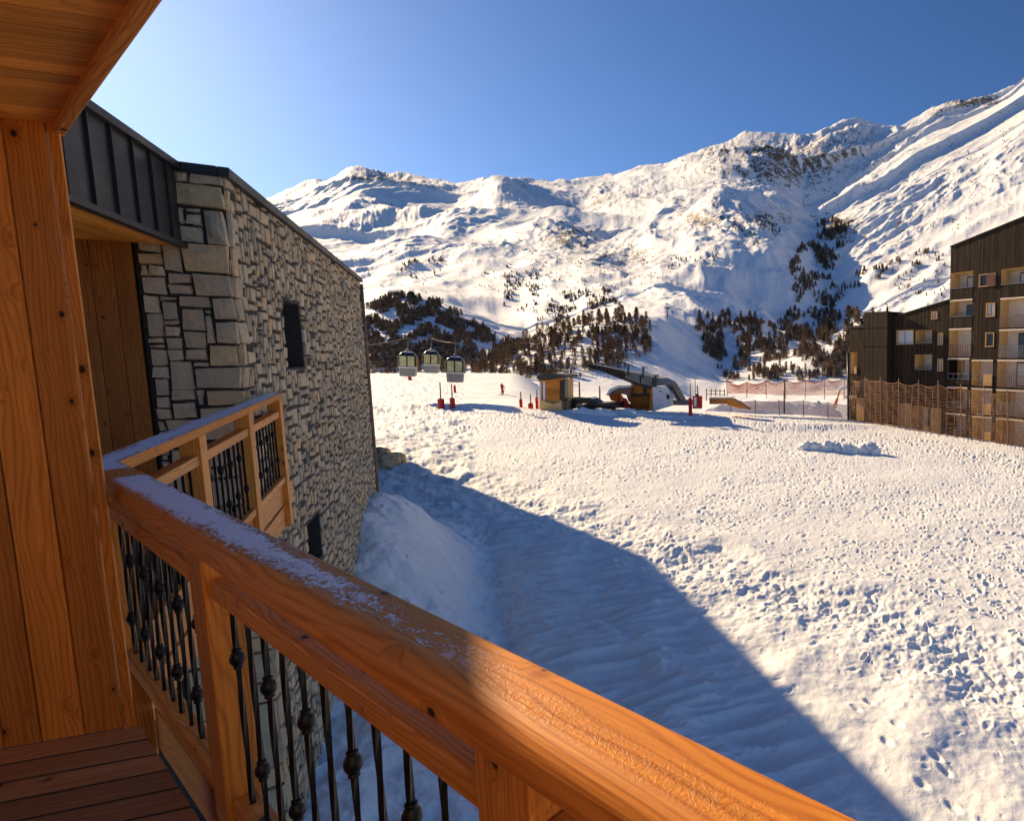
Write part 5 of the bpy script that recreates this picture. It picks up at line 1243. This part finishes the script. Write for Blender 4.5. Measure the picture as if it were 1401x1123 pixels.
# far woods that read as one mass
def wood_mass(name, areas, label, mat):
    Vs, Fs, Rs = [], [], []; k = 0
    base = []
    for me in (LM+CM if 'mixed' in label else CM[:2]+LM[:2]):
        n = len(me.vertices); co = np.zeros(n*3, np.float32); me.vertices.foreach_get('co', co); co = co.reshape(-1, 3, 3)
        base.append(co)
    for poly, n, hpx, clump, seed in areas:
        for (u, v, q) in spots(poly, n, rg, clump, seed):
            co = base[rg.integers(len(base))]; sel = rg.choice(len(co), min(len(co), 230), replace=False); c = co[sel].reshape(-1, 3)
            h = rg.uniform(*hpx)*q[1]/800; a = rg.uniform(0, 6.28); w_ = h*rg.uniform(1.2, 1.7)
            cen = c.reshape(-1, 3, 3).mean(1, keepdims=True); c = (cen+(c.reshape(-1, 3, 3)-cen)*1.7).reshape(-1, 3)
            x = (c[:, 0]*math.cos(a)-c[:, 1]*math.sin(a))*w_; y = (c[:, 0]*math.sin(a)+c[:, 1]*math.cos(a))*w_
            Vs.append(np.stack([x+q[0], y+q[1], c[:, 2]*h+q[2]-.04*h], -1)); Rs.append(np.full(len(c)//3, rg.random()))
    Vv = np.concatenate(Vs).astype(np.float32); n = len(Vv)
    me = bpy.data.meshes.new(name); me.vertices.add(n); me.vertices.foreach_set('co', Vv.ravel()); me.loops.add(n); me.loops.foreach_set('vertex_index', np.arange(n, dtype=np.int32))
    me.polygons.add(n//3); me.polygons.foreach_set('loop_start', np.arange(0, n, 3, dtype=np.int32)); me.update(calc_edges=True)
    a = me.attributes.new('rnd', 'FLOAT', 'FACE'); a.data.foreach_set('value', np.concatenate(Rs).astype(np.float32))
    return tag(link(name, me, mat), label, 'wood', kind='stuff')
H1 = [(500, 425), (520, 412), (548, 406), (580, 408), (605, 418), (640, 436), (668, 455), (700, 466), (716, 474), (690, 486), (640, 502), (600, 512), (500, 514)]
wood_mass('distant_wood', [(H1, 1900, (5, 10), .2, 7), ([(500, 470), (640, 470), (640, 514), (500, 514)], 260, (7, 12), 0, 1), ([(640, 500), (700, 474), (740, 458), (748, 466), (700, 492), (650, 516)], 160, (6, 10), 0, 2)], 'dark wood on the shaded hill behind the gondolas', M['conifer'])
wood_mass('young_larches', [(KN, 300, (7, 14), .1, 31)], 'dense young brown larches filling the knoll between the taller trunks', M['larch'])
wood_mass('gully_wood', [([(1078, 372), (1100, 330), (1120, 305), (1165, 303), (1150, 350), (1128, 400), (1160, 440), (1100, 452), (1062, 446), (1090, 420)], 520, (4, 10), .3, 9),
    ([(1160, 432), (1195, 436), (1200, 450), (1200, 520), (1120, 520), (1160, 470)], 150, (9, 20), .2, 4),
    ([(1120, 400), (1180, 372), (1240, 352), (1285, 344), (1285, 360), (1230, 372), (1180, 392), (1140, 418)], 110, (3, 8), .5, 5), (WD, 800, (6, 12), .2, 3)], 'dark trees filling the gully above the apartment block', M['conifer'])
wood_mass('scattered_shrubs', [([(690, 365), (740, 370), (735, 430), (690, 425)], 130, (3, 5.5), .4, 12), ([(735, 440), (770, 405), (835, 398), (845, 415), (800, 428), (750, 448)], 240, (3.5, 6), .3, 14), ([(640, 365), (900, 345), (900, 400), (760, 400), (640, 400)], 130, (1.8, 3.5), .6, 15),
    ([(545, 360), (610, 355), (610, 385), (545, 385)], 40, (3, 6), .5, 16), ([(1000, 300), (1060, 296), (1075, 330), (1010, 340)], 60, (2.5, 5), .5, 18), ([(900, 355), (985, 340), (985, 370), (905, 375)], 40, (2.5, 5), .5, 19), ([(1120, 330), (1300, 190), (1390, 160), (1390, 290), (1200, 370)], 420, (1, 2.8), .3, 21),
    ([(500, 395), (620, 330), (900, 300), (900, 400), (620, 420)], 120, (1.2, 3), .4, 22), ([(930, 215), (1140, 190), (1140, 290), (930, 280)], 70, (1.5, 3.5), .4, 25), ([(640, 490), (730, 462), (740, 470), (650, 510)], 60, (5, 9), 0, 23), ([(1200, 370), (1295, 345), (1295, 410), (1230, 400)], 60, (2.5, 6), .4, 26)], 'mixed dark bushes dotted over the snowy mountainsides', M['conifer'])
